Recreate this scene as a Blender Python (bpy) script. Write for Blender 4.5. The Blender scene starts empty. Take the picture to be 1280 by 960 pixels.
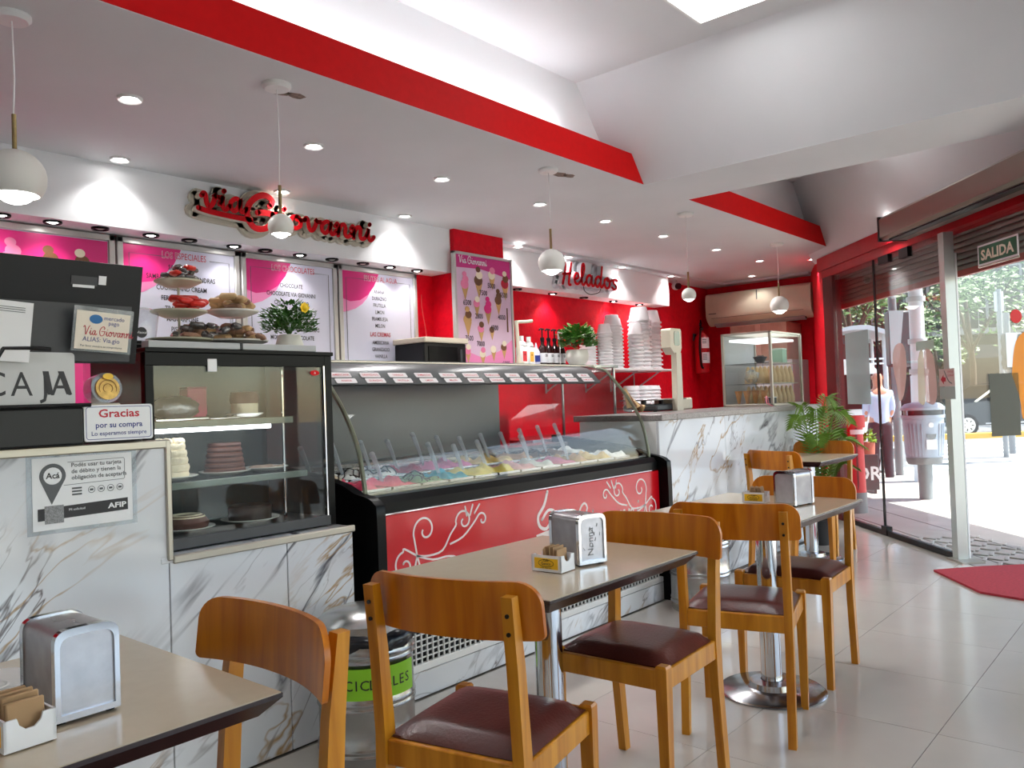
import bpy, math, random
from mathutils import Vector, Matrix
random.seed(7)
SC = bpy.context.scene
COL = SC.collection

# ------------------------------------------------------------------ camera, sky, sun, exposure
F_PX, PITCH, ROLL, YAW, EYE = 1020.8, math.radians(1.272), math.radians(-2.073), math.radians(40.58), 1.23
def cam_matrix():
    cp, sp, cr, sr = math.cos(PITCH), math.sin(PITCH), math.cos(ROLL), math.sin(ROLL)
    s, c = math.sin(YAW), math.cos(YAW)
    A = Matrix(((cr, -sr, 0), (sr, cr, 0), (0, 0, 1)))
    B = Matrix(((1, 0, 0), (0, cp, sp), (0, -sp, cp)))
    W = Matrix(((s, -c, 0), (0, 0, -1), (c, s, 0)))
    M = A @ B @ W
    R = Matrix((M[0], -M[1], -M[2])).transposed()
    m = R.to_4x4(); m.translation = (0, 0, EYE)
    return m
cam = bpy.data.objects.new('camera', bpy.data.cameras.new('camera'))
cam.data.sensor_width = 36.0
cam.data.lens = F_PX / 1280 * 36.0
cam.data.clip_start = 0.02
cam.matrix_world = cam_matrix()
COL.objects.link(cam)
SC.camera = cam

world = bpy.data.worlds.new('sky'); SC.world = world; world.use_nodes = True
wn = world.node_tree.nodes; wl = world.node_tree.links
sky = wn.new('ShaderNodeTexSky'); sky.sky_type = 'NISHITA'
sky.sun_disc = False; sky.sun_elevation = math.radians(58); sky.sun_rotation = math.radians(140)
wn['Background'].inputs[1].default_value = 0.32
wb = wn.new('ShaderNodeMix'); wb.data_type = 'RGBA'; wb.blend_type = 'MULTIPLY'; wb.inputs[0].default_value = 1.0
wb.inputs[7].default_value = (1.04, .955, .86, 1)                   # the camera's daylight white balance
wl.new(sky.outputs[0], wb.inputs[6]); wl.new(wb.outputs[2], wn['Background'].inputs[0])

sun = bpy.data.objects.new('sun', bpy.data.lights.new('sun', 'SUN'))
sun.data.energy = 7.0; sun.data.angle = math.radians(0.6); sun.data.color = (1.0, 0.96, 0.9)
SUN_DIR = Vector((0.62, -0.78, 1.72)).normalized()      # towards the sun: out over the street, high
sun.rotation_euler = SUN_DIR.to_track_quat('Z', 'Y').to_euler()
COL.objects.link(sun)

vs = SC.view_settings
vs.view_transform = 'Standard'; vs.look = 'None'; vs.gamma = 1.0; vs.use_curve_mapping = False
vs.exposure = 1.2

# ------------------------------------------------------------------ helpers
def lin(c):
    c /= 255.0
    return c / 12.92 if c <= 0.04045 else ((c + 0.055) / 1.055) ** 2.4
def rgb(r, g, b): return (lin(r), lin(g), lin(b), 1.0)

MATS = {}
def mat(name, col, rough=0.5, metal=0.0, spec=0.5, emit=None, estr=0.0, var=0.0, vscale=8.0, bump=0.0, bscale=60.0, coat=0.0, trans=0.0):
    m = bpy.data.materials.new(name); m.use_nodes = True
    nt = m.node_tree; b = nt.nodes['Principled BSDF']
    b.inputs['Base Color'].default_value = col
    b.inputs['Roughness'].default_value = rough
    b.inputs['Metallic'].default_value = metal
    b.inputs['Specular IOR Level'].default_value = spec
    b.inputs['Coat Weight'].default_value = coat
    b.inputs['Coat Roughness'].default_value = 0.08
    b.inputs['Transmission Weight'].default_value = trans
    if emit:
        b.inputs['Emission Color'].default_value = emit
        b.inputs['Emission Strength'].default_value = estr
    if var > 0 or bump > 0:
        tc = nt.nodes.new('ShaderNodeTexCoord')
    if var > 0:
        n = nt.nodes.new('ShaderNodeTexNoise'); n.inputs['Scale'].default_value = vscale; n.inputs['Detail'].default_value = 4
        nt.links.new(tc.outputs['Object'], n.inputs['Vector'])
        mx = nt.nodes.new('ShaderNodeMix'); mx.data_type = 'RGBA'; mx.blend_type = 'MULTIPLY'
        r = nt.nodes.new('ShaderNodeMapRange'); r.inputs[1].default_value = .3; r.inputs[2].default_value = .7
        r.inputs[3].default_value = 1 - var; r.inputs[4].default_value = 1 + var * .4
        nt.links.new(n.outputs[0], r.inputs[0])
        mx.inputs[0].default_value = 1.0; mx.inputs[6].default_value = col
        nt.links.new(r.outputs[0], mx.inputs[7]); nt.links.new(mx.outputs[2], b.inputs['Base Color'])
    if bump > 0:
        n2 = nt.nodes.new('ShaderNodeTexNoise'); n2.inputs['Scale'].default_value = bscale; n2.inputs['Detail'].default_value = 3
        nt.links.new(tc.outputs['Object'], n2.inputs['Vector'])
        bp = nt.nodes.new('ShaderNodeBump'); bp.inputs['Strength'].default_value = bump; bp.inputs['Distance'].default_value = 0.01
        nt.links.new(n2.outputs[0], bp.inputs['Height']); nt.links.new(bp.outputs[0], b.inputs['Normal'])
    MATS[name] = m
    return m

def glass_mat(name, tint=(0.96, 0.98, 0.97, 1), refl=1.0, ior=1.5, haze=0.0):
    m = bpy.data.materials.new(name); m.use_nodes = True; nt = m.node_tree; nt.nodes.clear()
    o = nt.nodes.new('ShaderNodeOutputMaterial'); t = nt.nodes.new('ShaderNodeBsdfTransparent'); t.inputs[0].default_value = tint
    g = nt.nodes.new('ShaderNodeBsdfGlossy'); g.inputs['Roughness'].default_value = 0.01; g.inputs[0].default_value = (refl, refl, refl, 1)
    # Schlick reflectance, the same from both faces of the pane
    f0 = ((ior - 1) / (ior + 1)) ** 2
    ge = nt.nodes.new('ShaderNodeNewGeometry'); dt = nt.nodes.new('ShaderNodeVectorMath'); dt.operation = 'DOT_PRODUCT'
    nt.links.new(ge.outputs['Incoming'], dt.inputs[0]); nt.links.new(ge.outputs['Normal'], dt.inputs[1])
    ab = nt.nodes.new('ShaderNodeMath'); ab.operation = 'ABSOLUTE'; nt.links.new(dt.outputs['Value'], ab.inputs[0])
    om = nt.nodes.new('ShaderNodeMath'); om.operation = 'SUBTRACT'; om.inputs[0].default_value = 1.0; nt.links.new(ab.outputs[0], om.inputs[1])
    pw = nt.nodes.new('ShaderNodeMath'); pw.operation = 'POWER'; pw.inputs[1].default_value = 5.0; nt.links.new(om.outputs[0], pw.inputs[0])
    fr = nt.nodes.new('ShaderNodeMath'); fr.operation = 'MULTIPLY_ADD'; fr.inputs[1].default_value = 1 - f0; fr.inputs[2].default_value = f0; nt.links.new(pw.outputs[0], fr.inputs[0])
    mx = nt.nodes.new('ShaderNodeMixShader')
    nt.links.new(fr.outputs[0], mx.inputs[0]); nt.links.new(t.outputs[0], mx.inputs[1]); nt.links.new(g.outputs[0], mx.inputs[2])
    last = mx
    if haze > 0:
        d = nt.nodes.new('ShaderNodeBsdfDiffuse'); d.inputs[0].default_value = (.8, .85, .85, 1)
        m2 = nt.nodes.new('ShaderNodeMixShader'); m2.inputs[0].default_value = haze
        nt.links.new(mx.outputs[0], m2.inputs[1]); nt.links.new(d.outputs[0], m2.inputs[2]); last = m2
    nt.links.new(last.outputs[0], o.inputs[0])
    MATS[name] = m
    return m

def film_mat(name, col, alpha):
    m = bpy.data.materials.new(name); m.use_nodes = True; nt = m.node_tree; nt.nodes.clear()
    o = nt.nodes.new('ShaderNodeOutputMaterial'); t = nt.nodes.new('ShaderNodeBsdfTransparent')
    d = nt.nodes.new('ShaderNodeBsdfPrincipled'); d.inputs['Base Color'].default_value = col; d.inputs['Roughness'].default_value = .4
    tl = nt.nodes.new('ShaderNodeBsdfTranslucent'); tl.inputs[0].default_value = col
    a = nt.nodes.new('ShaderNodeMixShader'); a.inputs[0].default_value = .45
    nt.links.new(d.outputs[0], a.inputs[1]); nt.links.new(tl.outputs[0], a.inputs[2])
    mx = nt.nodes.new('ShaderNodeMixShader'); mx.inputs[0].default_value = alpha
    nt.links.new(t.outputs[0], mx.inputs[1]); nt.links.new(a.outputs[0], mx.inputs[2]); nt.links.new(mx.outputs[0], o.inputs[0])
    MATS[name] = m
    return m

def marble_mat(name):
    m = bpy.data.materials.new(name); m.use_nodes = True; nt = m.node_tree; N = nt.nodes.new; L = nt.links.new
    b = nt.nodes['Principled BSDF']; b.inputs['Roughness'].default_value = 0.09; b.inputs['Specular IOR Level'].default_value = 0.6
    tc = N('ShaderNodeTexCoord')
    def vein(rot, scl, noise_scale, dist, width, seedoff):
        m0 = N('ShaderNodeMapping'); m0.inputs['Rotation'].default_value = rot; L(tc.outputs['Object'], m0.inputs[0])
        mp = N('ShaderNodeMapping'); mp.inputs['Scale'].default_value = scl; mp.inputs['Location'].default_value = seedoff; L(m0.outputs[0], mp.inputs[0])
        n = N('ShaderNodeTexNoise'); n.inputs['Scale'].default_value = noise_scale; n.inputs['Detail'].default_value = 5; n.inputs['Distortion'].default_value = dist; n.inputs['Roughness'].default_value = .55
        L(mp.outputs[0], n.inputs['Vector'])
        s = N('ShaderNodeMath'); s.operation = 'SUBTRACT'; s.inputs[1].default_value = .5; L(n.outputs[0], s.inputs[0])
        a = N('ShaderNodeMath'); a.operation = 'ABSOLUTE'; L(s.outputs[0], a.inputs[0])
        r = N('ShaderNodeMapRange'); r.inputs[1].default_value = 0; r.inputs[2].default_value = width; r.inputs[3].default_value = 1; r.inputs[4].default_value = 0
        L(a.outputs[0], r.inputs[0])
        mk = N('ShaderNodeTexNoise'); mk.inputs['Scale'].default_value = 1.7; mk.inputs['Detail'].default_value = 2
        mo = N('ShaderNodeMapping'); mo.inputs['Location'].default_value = (seedoff[0] + 5, 2, seedoff[2]); L(tc.outputs['Object'], mo.inputs[0]); L(mo.outputs[0], mk.inputs['Vector'])
        r2 = N('ShaderNodeMapRange'); r2.inputs[1].default_value = .42; r2.inputs[2].default_value = .58
        L(mk.outputs[0], r2.inputs[0])
        x = N('ShaderNodeMath'); x.operation = 'MULTIPLY'; L(r.outputs[0], x.inputs[0]); L(r2.outputs[0], x.inputs[1])
        return x
    v1 = vein((0, math.radians(42), 0), (.55, 1, 2.2), 1.0, .45, .019, (1.3, 0, 4.2))
    v2 = vein((0, math.radians(36), 0), (.6, 1, 2.0), 1.15, .5, .010, (8.1, 0, 1.7))
    v3 = vein((0, math.radians(48), 0), (.5, 1, 1.7), 1.5, .6, .008, (3.7, 0, 9.2))
    base = N('ShaderNodeTexNoise'); base.inputs['Scale'].default_value = 1.4; L(tc.outputs['Object'], base.inputs['Vector'])
    cr = N('ShaderNodeValToRGB'); cr.color_ramp.elements[0].position = .3; cr.color_ramp.elements[0].color = rgb(206, 208, 212); cr.color_ramp.elements[1].position = .65; cr.color_ramp.elements[1].color = rgb(232, 233, 236)
    L(base.outputs[0], cr.inputs[0])
    last = cr.outputs[0]
    for v, c in ((v1, rgb(74, 70, 78)), (v2, rgb(172, 138, 92)), (v3, rgb(120, 112, 112))):
        mx = N('ShaderNodeMix'); mx.data_type = 'RGBA'; mx.inputs[7].default_value = c
        L(v.outputs[0], mx.inputs[0]); L(last, mx.inputs[6]); last = mx.outputs[2]
    L(last, b.inputs['Base Color'])
    MATS[name] = m
    return m

def wood_mat(name, c1, c2, rough=.33):
    m = bpy.data.materials.new(name); m.use_nodes = True; nt = m.node_tree; N = nt.nodes.new; L = nt.links.new
    b = nt.nodes['Principled BSDF']; b.inputs['Roughness'].default_value = rough; b.inputs['Specular IOR Level'].default_value = .35; b.inputs['Coat Weight'].default_value = .1; b.inputs['Coat Roughness'].default_value = .2
    tc = N('ShaderNodeTexCoord'); oi = N('ShaderNodeObjectInfo')
    mp = N('ShaderNodeMapping'); mp.inputs['Scale'].default_value = (26, 26, 2.0)
    ad = N('ShaderNodeVectorMath'); ad.operation = 'ADD'
    L(tc.outputs['Object'], ad.inputs[0]); L(oi.outputs['Random'], ad.inputs[1]); L(ad.outputs[0], mp.inputs[0])
    n = N('ShaderNodeTexNoise'); n.inputs['Scale'].default_value = 1.0; n.inputs['Detail'].default_value = 4; n.inputs['Distortion'].default_value = .4; L(mp.outputs[0], n.inputs['Vector'])
    cr = N('ShaderNodeValToRGB'); cr.color_ramp.elements[0].position = .35; cr.color_ramp.elements[0].color = c1; cr.color_ramp.elements[1].position = .68; cr.color_ramp.elements[1].color = c2
    L(n.outputs[0], cr.inputs[0]); L(cr.outputs[0], b.inputs['Base Color'])
    MATS[name] = m
    return m

def emit_mat(name, col, s):
    m = bpy.data.materials.new(name); m.use_nodes = True; nt = m.node_tree; nt.nodes.clear()
    o = nt.nodes.new('ShaderNodeOutputMaterial'); e = nt.nodes.new('ShaderNodeEmission'); e.inputs[0].default_value = col; e.inputs[1].default_value = s
    nt.links.new(e.outputs[0], o.inputs[0]); MATS[name] = m
    return m

class MB:
    """collects geometry for ONE mesh object"""
    def __init__(s): s.v = []; s.f = []
    def add(s, vs, fs):
        o = len(s.v); s.v += [tuple(p) for p in vs]; s.f += [tuple(i + o for i in q) for q in fs]; return s
    def box(s, x0, x1, y0, y1, z0, z1):
        return s.add([(x, y, z) for z in (z0, z1) for y in (y0, y1) for x in (x0, x1)],
                     [(0, 2, 3, 1), (4, 5, 7, 6), (0, 1, 5, 4), (2, 6, 7, 3), (0, 4, 6, 2), (1, 3, 7, 5)])
    def cbox(s, x0, x1, y0, y1, z0, z1, r=.004):
        r = min(r, (x1 - x0) * .45, (y1 - y0) * .45, (z1 - z0) * .45)
        V = []; idx = {}
        for k, (z, sz) in enumerate(((z0, 1), (z1, -1))):
            for j, (y, sy) in enumerate(((y0, 1), (y1, -1))):
                for i, (x, sx) in enumerate(((x0, 1), (x1, -1))):
                    idx[i, j, k] = len(V)
                    V += [(x, y + sy * r, z + sz * r), (x + sx * r, y, z + sz * r), (x + sx * r, y + sy * r, z)]
        g = lambda i, j, k, a: idx[i, j, k] + a
        F = [(g(0,0,0,0), g(0,0,1,0), g(0,1,1,0), g(0,1,0,0)), (g(1,0,0,0), g(1,1,0,0), g(1,1,1,0), g(1,0,1,0)),
             (g(0,0,0,1), g(1,0,0,1), g(1,0,1,1), g(0,0,1,1)), (g(0,1,0,1), g(0,1,1,1), g(1,1,1,1), g(1,1,0,1)),
             (g(0,0,0,2), g(0,1,0,2), g(1,1,0,2), g(1,0,0,2)), (g(0,0,1,2), g(1,0,1,2), g(1,1,1,2), g(0,1,1,2))]
        for j in (0, 1):
            for k in (0, 1):
                F.append((g(0,j,k,1), g(0,j,k,2), g(1,j,k,2), g(1,j,k,1)) if (j + k) % 2 == 0 else (g(0,j,k,1), g(1,j,k,1), g(1,j,k,2), g(0,j,k,2)))
        for i in (0, 1):
            for k in (0, 1):
                F.append((g(i,0,k,0), g(i,1,k,0), g(i,1,k,2), g(i,0,k,2)) if (i + k) % 2 == 0 else (g(i,0,k,0), g(i,0,k,2), g(i,1,k,2), g(i,1,k,0)))
        for i in (0, 1):
            for j in (0, 1):
                F.append((g(i,j,0,0), g(i,j,0,1), g(i,j,1,1), g(i,j,1,0)) if (i + j) % 2 == 0 else (g(i,j,0,0), g(i,j,1,0), g(i,j,1,1), g(i,j,0,1)))
        for i in (0, 1):
            for j in (0, 1):
                for k in (0, 1):
                    t = (g(i,j,k,0), g(i,j,k,1), g(i,j,k,2))
                    F.append(t if (i + j + k) % 2 else t[::-1])
        return s.add(V, F)
    def cyl(s, p0, p1, r0, r1=None, n=16, caps=True):
        p0, p1 = Vector(p0), Vector(p1); r1 = r0 if r1 is None else r1
        d = (p1 - p0).normalized(); a = d.orthogonal().normalized(); b = d.cross(a)
        V = [p + (a * math.cos(t) + b * math.sin(t)) * r for p, r in ((p0, r0), (p1, r1)) for t in [2 * math.pi * i / n for i in range(n)]]
        F = [(i, (i + 1) % n, n + (i + 1) % n, n + i) for i in range(n)]
        if caps: F += [tuple(range(n - 1, -1, -1)), tuple(range(n, 2 * n))]
        return s.add(V, F)
    def tube(s, pts, r, n=8, caps=True, ry=None):
        P = [Vector(p) for p in pts]; V = []; up = None
        for i, p in enumerate(P):
            d = (P[min(i + 1, len(P) - 1)] - P[max(i - 1, 0)]).normalized()
            if up is None:
                up = d.orthogonal().normalized() if abs(d.z) > .9 else Vector((0, 0, 1))
            a = (up - d * up.dot(d)).normalized(); b = d.cross(a); up = a
            rr = r[i] if isinstance(r, (list, tuple)) else r
            V += [p + a * math.cos(t) * rr * (ry or 1) + b * math.sin(t) * rr for t in [2 * math.pi * k / n for k in range(n)]]
        F = [(i * n + k, i * n + (k + 1) % n, (i + 1) * n + (k + 1) % n, (i + 1) * n + k) for i in range(len(P) - 1) for k in range(n)]
        if caps: F += [tuple(range(n - 1, -1, -1)), tuple((len(P) - 1) * n + k for k in range(n))]
        return s.add(V, F)
    def lathe(s, prof, c=(0, 0, 0), n=24, sx=1, sy=1):
        V = []; rows = []
        for r, z in prof:
            if r < 1e-5: rows.append([len(V)]); V.append((c[0], c[1], c[2] + z))
            else:
                rows.append(list(range(len(V), len(V) + n)))
                V += [(c[0] + r * sx * math.cos(2 * math.pi * k / n), c[1] + r * sy * math.sin(2 * math.pi * k / n), c[2] + z) for k in range(n)]
        F = []
        for A, B in zip(rows, rows[1:]):
            for k in range(n):
                a0, a1 = A[k % len(A)], A[(k + 1) % len(A)]; b0, b1 = B[k % len(B)], B[(k + 1) % len(B)]
                q = [a0, a1, b1, b0]; q = [x for i, x in enumerate(q) if x not in q[:i]]
                if len(q) > 2: F.append(tuple(q))
        return s.add(V, F)
    def prism(s, poly, z0, z1, mp=None):
        mp = mp or (lambda u, v, w: (u, v, w)); n = len(poly)
        V = [mp(u, v, z0) for u, v in poly] + [mp(u, v, z1) for u, v in poly]
        F = [tuple(range(n - 1, -1, -1)), tuple(range(n, 2 * n))] + [(i, (i + 1) % n, n + (i + 1) % n, n + i) for i in range(n)]
        return s.add(V, F)
    def flat(s, V2, F2, mp):
        return s.add([mp(u, v, 0) for u, v in V2], F2)
    def sphere(s, c, r, nu=14, nv=8, sz=1.0, jit=0.0):
        prof = [(r * math.sin(math.pi * i / nv), -r * sz * math.cos(math.pi * i / nv)) for i in range(nv + 1)]
        o = len(s.v); s.lathe(prof, c, nu)
        if jit:
            for i in range(o, len(s.v)):
                s.v[i] = tuple(a + random.uniform(-jit, jit) for a in s.v[i])
        return s
    def stroke(s, pts, w, z0, z1, mp, n=None):
        """ribbon of width w with round ends along a smooth 2-D path, extruded z0..z1"""
        P = smooth(pts, n or 5); L = []; R = []
        for i, p in enumerate(P):
            a = P[max(i - 1, 0)]; b = P[min(i + 1, len(P) - 1)]
            dx, dy = b[0] - a[0], b[1] - a[1]; l = math.hypot(dx, dy) or 1
            nx, ny = -dy / l * w / 2, dx / l * w / 2
            L.append((p[0] + nx, p[1] + ny)); R.append((p[0] - nx, p[1] - ny))
        m = len(P); k = s
        V = [mp(*q, z) for z in (z0, z1) for q in L + R]
        F = []
        for i in range(m - 1):
            F += [(i, i + 1, m + i + 1, m + i), (2 * m + i, 3 * m + i, 3 * m + i + 1, 2 * m + i + 1),
                  (i, 2 * m + i, 2 * m + i + 1, i + 1), (m + i, m + i + 1, 3 * m + i + 1, 3 * m + i)]
        s.add(V, F)
        for p in (P[0], P[-1]):
            s.prism([(p[0] + w / 2 * math.cos(2 * math.pi * t / 10), p[1] + w / 2 * math.sin(2 * math.pi * t / 10)) for t in range(10)], z0, z1, mp)
        return s
    def xf(s, M):
        s.v = [tuple(M @ Vector(p)) for p in s.v]; return s
    def build(s, name, material, parent=None, world=False, ang=38, **props):
        me = bpy.data.meshes.new(name); V = s.v
        if world and parent is not None:
            o = Vector((0, 0, 0)); q = parent
            while q: o += Vector(q.location); q = q.parent
            V = [(p[0] - o.x, p[1] - o.y, p[2] - o.z) for p in V]
        me.from_pydata(V, [], s.f)
        me.update()
        if ang:
            me.polygons.foreach_set('use_smooth', [True] * len(me.polygons))
            me.set_sharp_from_angle(angle=math.radians(ang))
        if material: me.materials.append(material if not isinstance(material, str) else MATS[material])
        ob = bpy.data.objects.new(name, me); COL.objects.link(ob)
        if parent is not None: ob.parent = parent
        for k, v in props.items(): ob[k] = v
        return ob

def smooth(P, k=5):
    if len(P) < 3 or k < 2: return list(P)
    Q = [P[0]] + list(P) + [P[-1]]; out = []
    for i in range(1, len(Q) - 2):
        p0, p1, p2, p3 = Q[i - 1], Q[i], Q[i + 1], Q[i + 2]
        for j in range(k):
            t = j / k
            out.append(tuple(.5 * (2 * p1[a] + (p2[a] - p0[a]) * t + (2 * p0[a] - 5 * p1[a] + 4 * p2[a] - p3[a]) * t * t + (-p0[a] + 3 * p1[a] - 3 * p2[a] + p3[a]) * t ** 3) for a in range(len(p1))))
    out.append(tuple(P[-1]))
    return out

def tag(o, label, cat=None, group=None, kind=None):
    o['label'] = label
    if cat: o['category'] = cat
    if group: o['group'] = group
    if kind: o['kind'] = kind
    return o
def thing(name, label, cat, loc=(0, 0, 0), rz=0.0, group=None):
    e = bpy.data.objects.new(name, None); e.empty_display_size = .05; COL.objects.link(e)
    e.location = loc; e.rotation_euler = (0, 0, rz)
    return tag(e, label, cat, group)
def struct(name, mb, m, label, ang=38):
    return tag(mb.build(name, m, ang=ang), label, kind='structure')
def dup(o, loc=None, rz=None, label=None, parent=None, group=None):
    c = o.copy(); COL.objects.link(c)
    if parent is not None: c.parent = parent
    if loc is not None: c.location = loc
    if rz is not None: c.rotation_euler = (0, 0, rz)
    if label: c['label'] = label
    if group: c['group'] = group
    for ch in list(o.children): dup(ch, parent=c)
    return c

_TXT = {}
def text2d(body, size=1.0, align='CENTER', bold=0.0, sx=1.0):
    key = (body, bold)
    if key not in _TXT:
        cu = bpy.data.curves.new('lettering', 'FONT'); cu.body = body; cu.size = 1.0; cu.offset = bold; cu.resolution_u = 2
        cu.fill_mode = 'FRONT'
        ob = bpy.data.objects.new('lettering_source', cu); COL.objects.link(ob)
        dg = bpy.context.evaluated_depsgraph_get(); me = bpy.data.meshes.new_from_object(ob.evaluated_get(dg))
        V = [(v.co.x, v.co.y) for v in me.vertices]; F = [tuple(p.vertices) for p in me.polygons]
        bpy.data.objects.remove(ob); bpy.data.curves.remove(cu); bpy.data.meshes.remove(me)
        _TXT[key] = (V, F)
    V, F = _TXT[key]
    if not V: return [], []
    x0 = min(v[0] for v in V); x1 = max(v[0] for v in V)
    o = {'CENTER': (x0 + x1) / 2, 'LEFT': x0, 'RIGHT': x1}[align]
    return [((x - o) * size * sx, y * size) for x, y in V], F
def put_text(mb, body, u, v, size, mp, align='CENTER', bold=0.0, sx=1.0):
    V, F = text2d(body, size, align, bold, sx)
    mb.flat([(a + u, b + v) for a, b in V], F, mp)
    return mb

CUR = {
 'v': (.98, [[(0,.78),(.12,1.0),(.22,.85),(.27,.3),(.42,.03),(.62,.35),(.74,.85),(.66,1.02),(.8,.84),(1.0,.86)]]),
 'i': (.55, [[(0,.35),(.16,.78),(.2,1.0),(.16,.4),(.26,.04),(.42,.1),(.56,.36)], [(.27,1.36),(.3,1.42)]]),
 'a': (.96, [[(.64,.85),(.42,1.0),(.13,.7),(.1,.25),(.3,.02),(.55,.4),(.68,.98),(.62,.35),(.72,.04),(.86,.1),(1.0,.36)]]),
 'o': (.9, [[(.45,1.0),(.15,.8),(.08,.35),(.3,.02),(.6,.2),(.68,.65),(.5,.98),(.42,.78),(.7,.72),(.95,.85)]]),
 'n': (1.02, [[(0,.75),(.12,1.0),(.2,.75),(.16,0)], [(.17,.3),(.36,.85),(.56,1.0),(.66,.75),(.62,.25),(.72,.03),(.9,.1),(1.04,.36)]]),
 'G': (1.45, [[(1.0,1.42),(1.12,1.72),(.86,2.0),(.46,1.8),(.12,1.2),(.1,.5),(.38,0),(.82,.08),(1.08,.5),(1.12,.95)], [(.5,.92),(.9,.98),(1.35,.92)]]),
 'V': (1.3, [[(0,1.6),(.2,1.9),(.36,1.5),(.45,.6),(.55,.03),(.8,.7),(1.05,1.6),(1.3,1.95)]]),
 'H': (1.0, [[(.36,1.9),(.3,1.2),(.02,.05)], [(.9,1.95),(.74,1.0),(.62,.12),(.78,.02)], [(.1,.9),(.82,1.04)]]),
 'e': (.68, [[(.08,.4),(.45,.6),(.5,.9),(.3,1.0),(.1,.6),(.15,.15),(.4,.02),(.7,.32)]]),
 'l': (.56, [[(.02,.3),(.38,1.15),(.46,1.8),(.3,1.9),(.18,1.3),(.15,.3),(.3,.02),(.56,.32)]]),
 'd': (.98, [[(.62,.85),(.4,1.0),(.12,.7),(.1,.25),(.3,.02),(.55,.4)], [(.86,1.95),(.72,1.0),(.62,.3),(.72,.03),(.98,.34)]]),
 's': (.72, [[(.04,.16),(.26,.0),(.52,.14),(.46,.40),(.26,.58),(.22,.84),(.42,1.0),(.64,.86)]]),
}
def cursive(word, u, v, s, adv=1.0, sx=1.0):
    """-> list of (character, [strokes]) laid out from u with x-height s"""
    out = []
    for ch in word:
        if ch == ' ': u += .55 * s * adv * sx; continue
        a, st = CUR[ch]
        out.append((ch, [[(u + x * s * sx, v + y * s) for x, y in q] for q in st])); u += a * s * adv * sx
    return out
def curve_print(mb, word, u, v, s, w, mp, adv=1.0):
    for ch, st in cursive(word, u, v, s, adv):
        for q in st: mb.stroke(q, w, 0, .0008, mp, 4)
    return mb

def clip(poly, a, n):
    """keep the side of the polygon where (p-a).n <= 0"""
    out = []
    for i in range(len(poly)):
        p, q = poly[i], poly[(i + 1) % len(poly)]
        dp = (p[0] - a[0]) * n[0] + (p[1] - a[1]) * n[1]; dq = (q[0] - a[0]) * n[0] + (q[1] - a[1]) * n[1]
        if dp <= 0: out.append(p)
        if dp * dq < 0:
            t = dp / (dp - dq); out.append((p[0] + (q[0] - p[0]) * t, p[1] + (q[1] - p[1]) * t))
    return out

# frames of reference of the place
GA = (7.28, 2.145); GU = (.749, .663); GN = (.663, -.749)       # shop-front line, its direction and outward normal
def gp(t, off=0.0): return (GA[0] + GU[0] * t + GN[0] * off, GA[1] + GU[1] * t + GN[1] * off)
def gmap(t0, z0, off):                                            # (u along -t as seen from inside, v up, w towards the room)
    def f(u, v, w):
        x, y = gp(t0 - u, off - w); return (x, y, z0 + v)
    return f
EF = (math.cos(YAW), math.sin(YAW)); ER = (math.sin(YAW), -math.cos(YAW))
def ext(px, fwd, z=0.0):                                          # street side: distance out along the view of the glass front
    r = fwd * (px - 640) / F_PX
    return (EF[0] * fwd + ER[0] * r, EF[1] * fwd + ER[1] * r, z)
def yface(x0, z0, y):                                             # a face looking to -Y (towards the tables)
    return lambda u, v, w: (x0 + u, y - w, z0 + v)
def ngon(cx, cy, r, n=20, sy=1.0): return [(cx + r * math.cos(2 * math.pi * i / n), cy + sy * r * math.sin(2 * math.pi * i / n)) for i in range(n)]

# ------------------------------------------------------------------ materials
W_CEIL = mat('ceiling_paint', rgb(220, 222, 224), .75, var=.04, vscale=2)
W_WALL = mat('white_paint', rgb(240, 241, 242), .6)
RED_WALL = mat('red_textured_paint', rgb(224, 4, 34), .6, spec=.2, bump=.35, bscale=40, var=.12, vscale=20)
RED_TRIM = mat('red_trim_paint', rgb(204, 4, 8), .6, spec=.15, var=.06, vscale=30)
DARK_RED = mat('dark_red_jamb', rgb(92, 18, 20), .5, var=.2)
MARBLE = marble_mat('veined_white_marble')
GRANITE = mat('speckled_granite', rgb(150, 142, 140), .3, var=.45, vscale=140)
FLOOR = mat('porcelain_tile', rgb(196, 190, 180), .13, var=.05, vscale=3)
GROUT = mat('grout', rgb(120, 114, 106), .7)
ALU = mat('brushed_aluminium', rgb(178, 172, 160), .38, metal=.7)
CHROME = mat('chrome', rgb(214, 214, 216), .09, metal=1.0)
STEEL = mat('stainless_steel', rgb(182, 182, 186), .22, metal=1.0, var=.1, vscale=12)
GALV = mat('polished_zinc', rgb(176, 176, 174), .26, metal=.95, var=.18, vscale=9)
BLACK = mat('black_plastic', rgb(13, 13, 15), .4, spec=.35)
BLACKG = mat('gloss_black', rgb(7, 7, 8), .35, spec=.15)
DGREY = mat('dark_grey', rgb(62, 63, 66), .45)
MGREY = mat('mid_grey', rgb(120, 122, 124), .5)
LGREY = mat('light_grey', rgb(176, 178, 180), .5)
WHITE = mat('white_plastic', rgb(232, 232, 230), .35)
PAPER = mat('paper', rgb(236, 236, 238), .55)
CREAM = mat('cream_plastic', rgb(206, 196, 176), .45)
PANEL_W = mat('menu_board_white', rgb(222, 222, 240), .35)
PINK = mat('menu_pink', rgb(226, 38, 128), .35)
PINK2 = mat('menu_light_pink', rgb(240, 140, 190), .35)
INK = mat('print_black', rgb(30, 28, 34), .5)
INKR = mat('print_red', rgb(190, 20, 50), .5)
INKB = mat('print_blue', rgb(28, 46, 130), .5)
INKG = mat('print_grey', rgb(84, 86, 90), .5)
RED_SIGN = mat('sign_red', rgb(204, 4, 20), .5, spec=.15)
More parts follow.
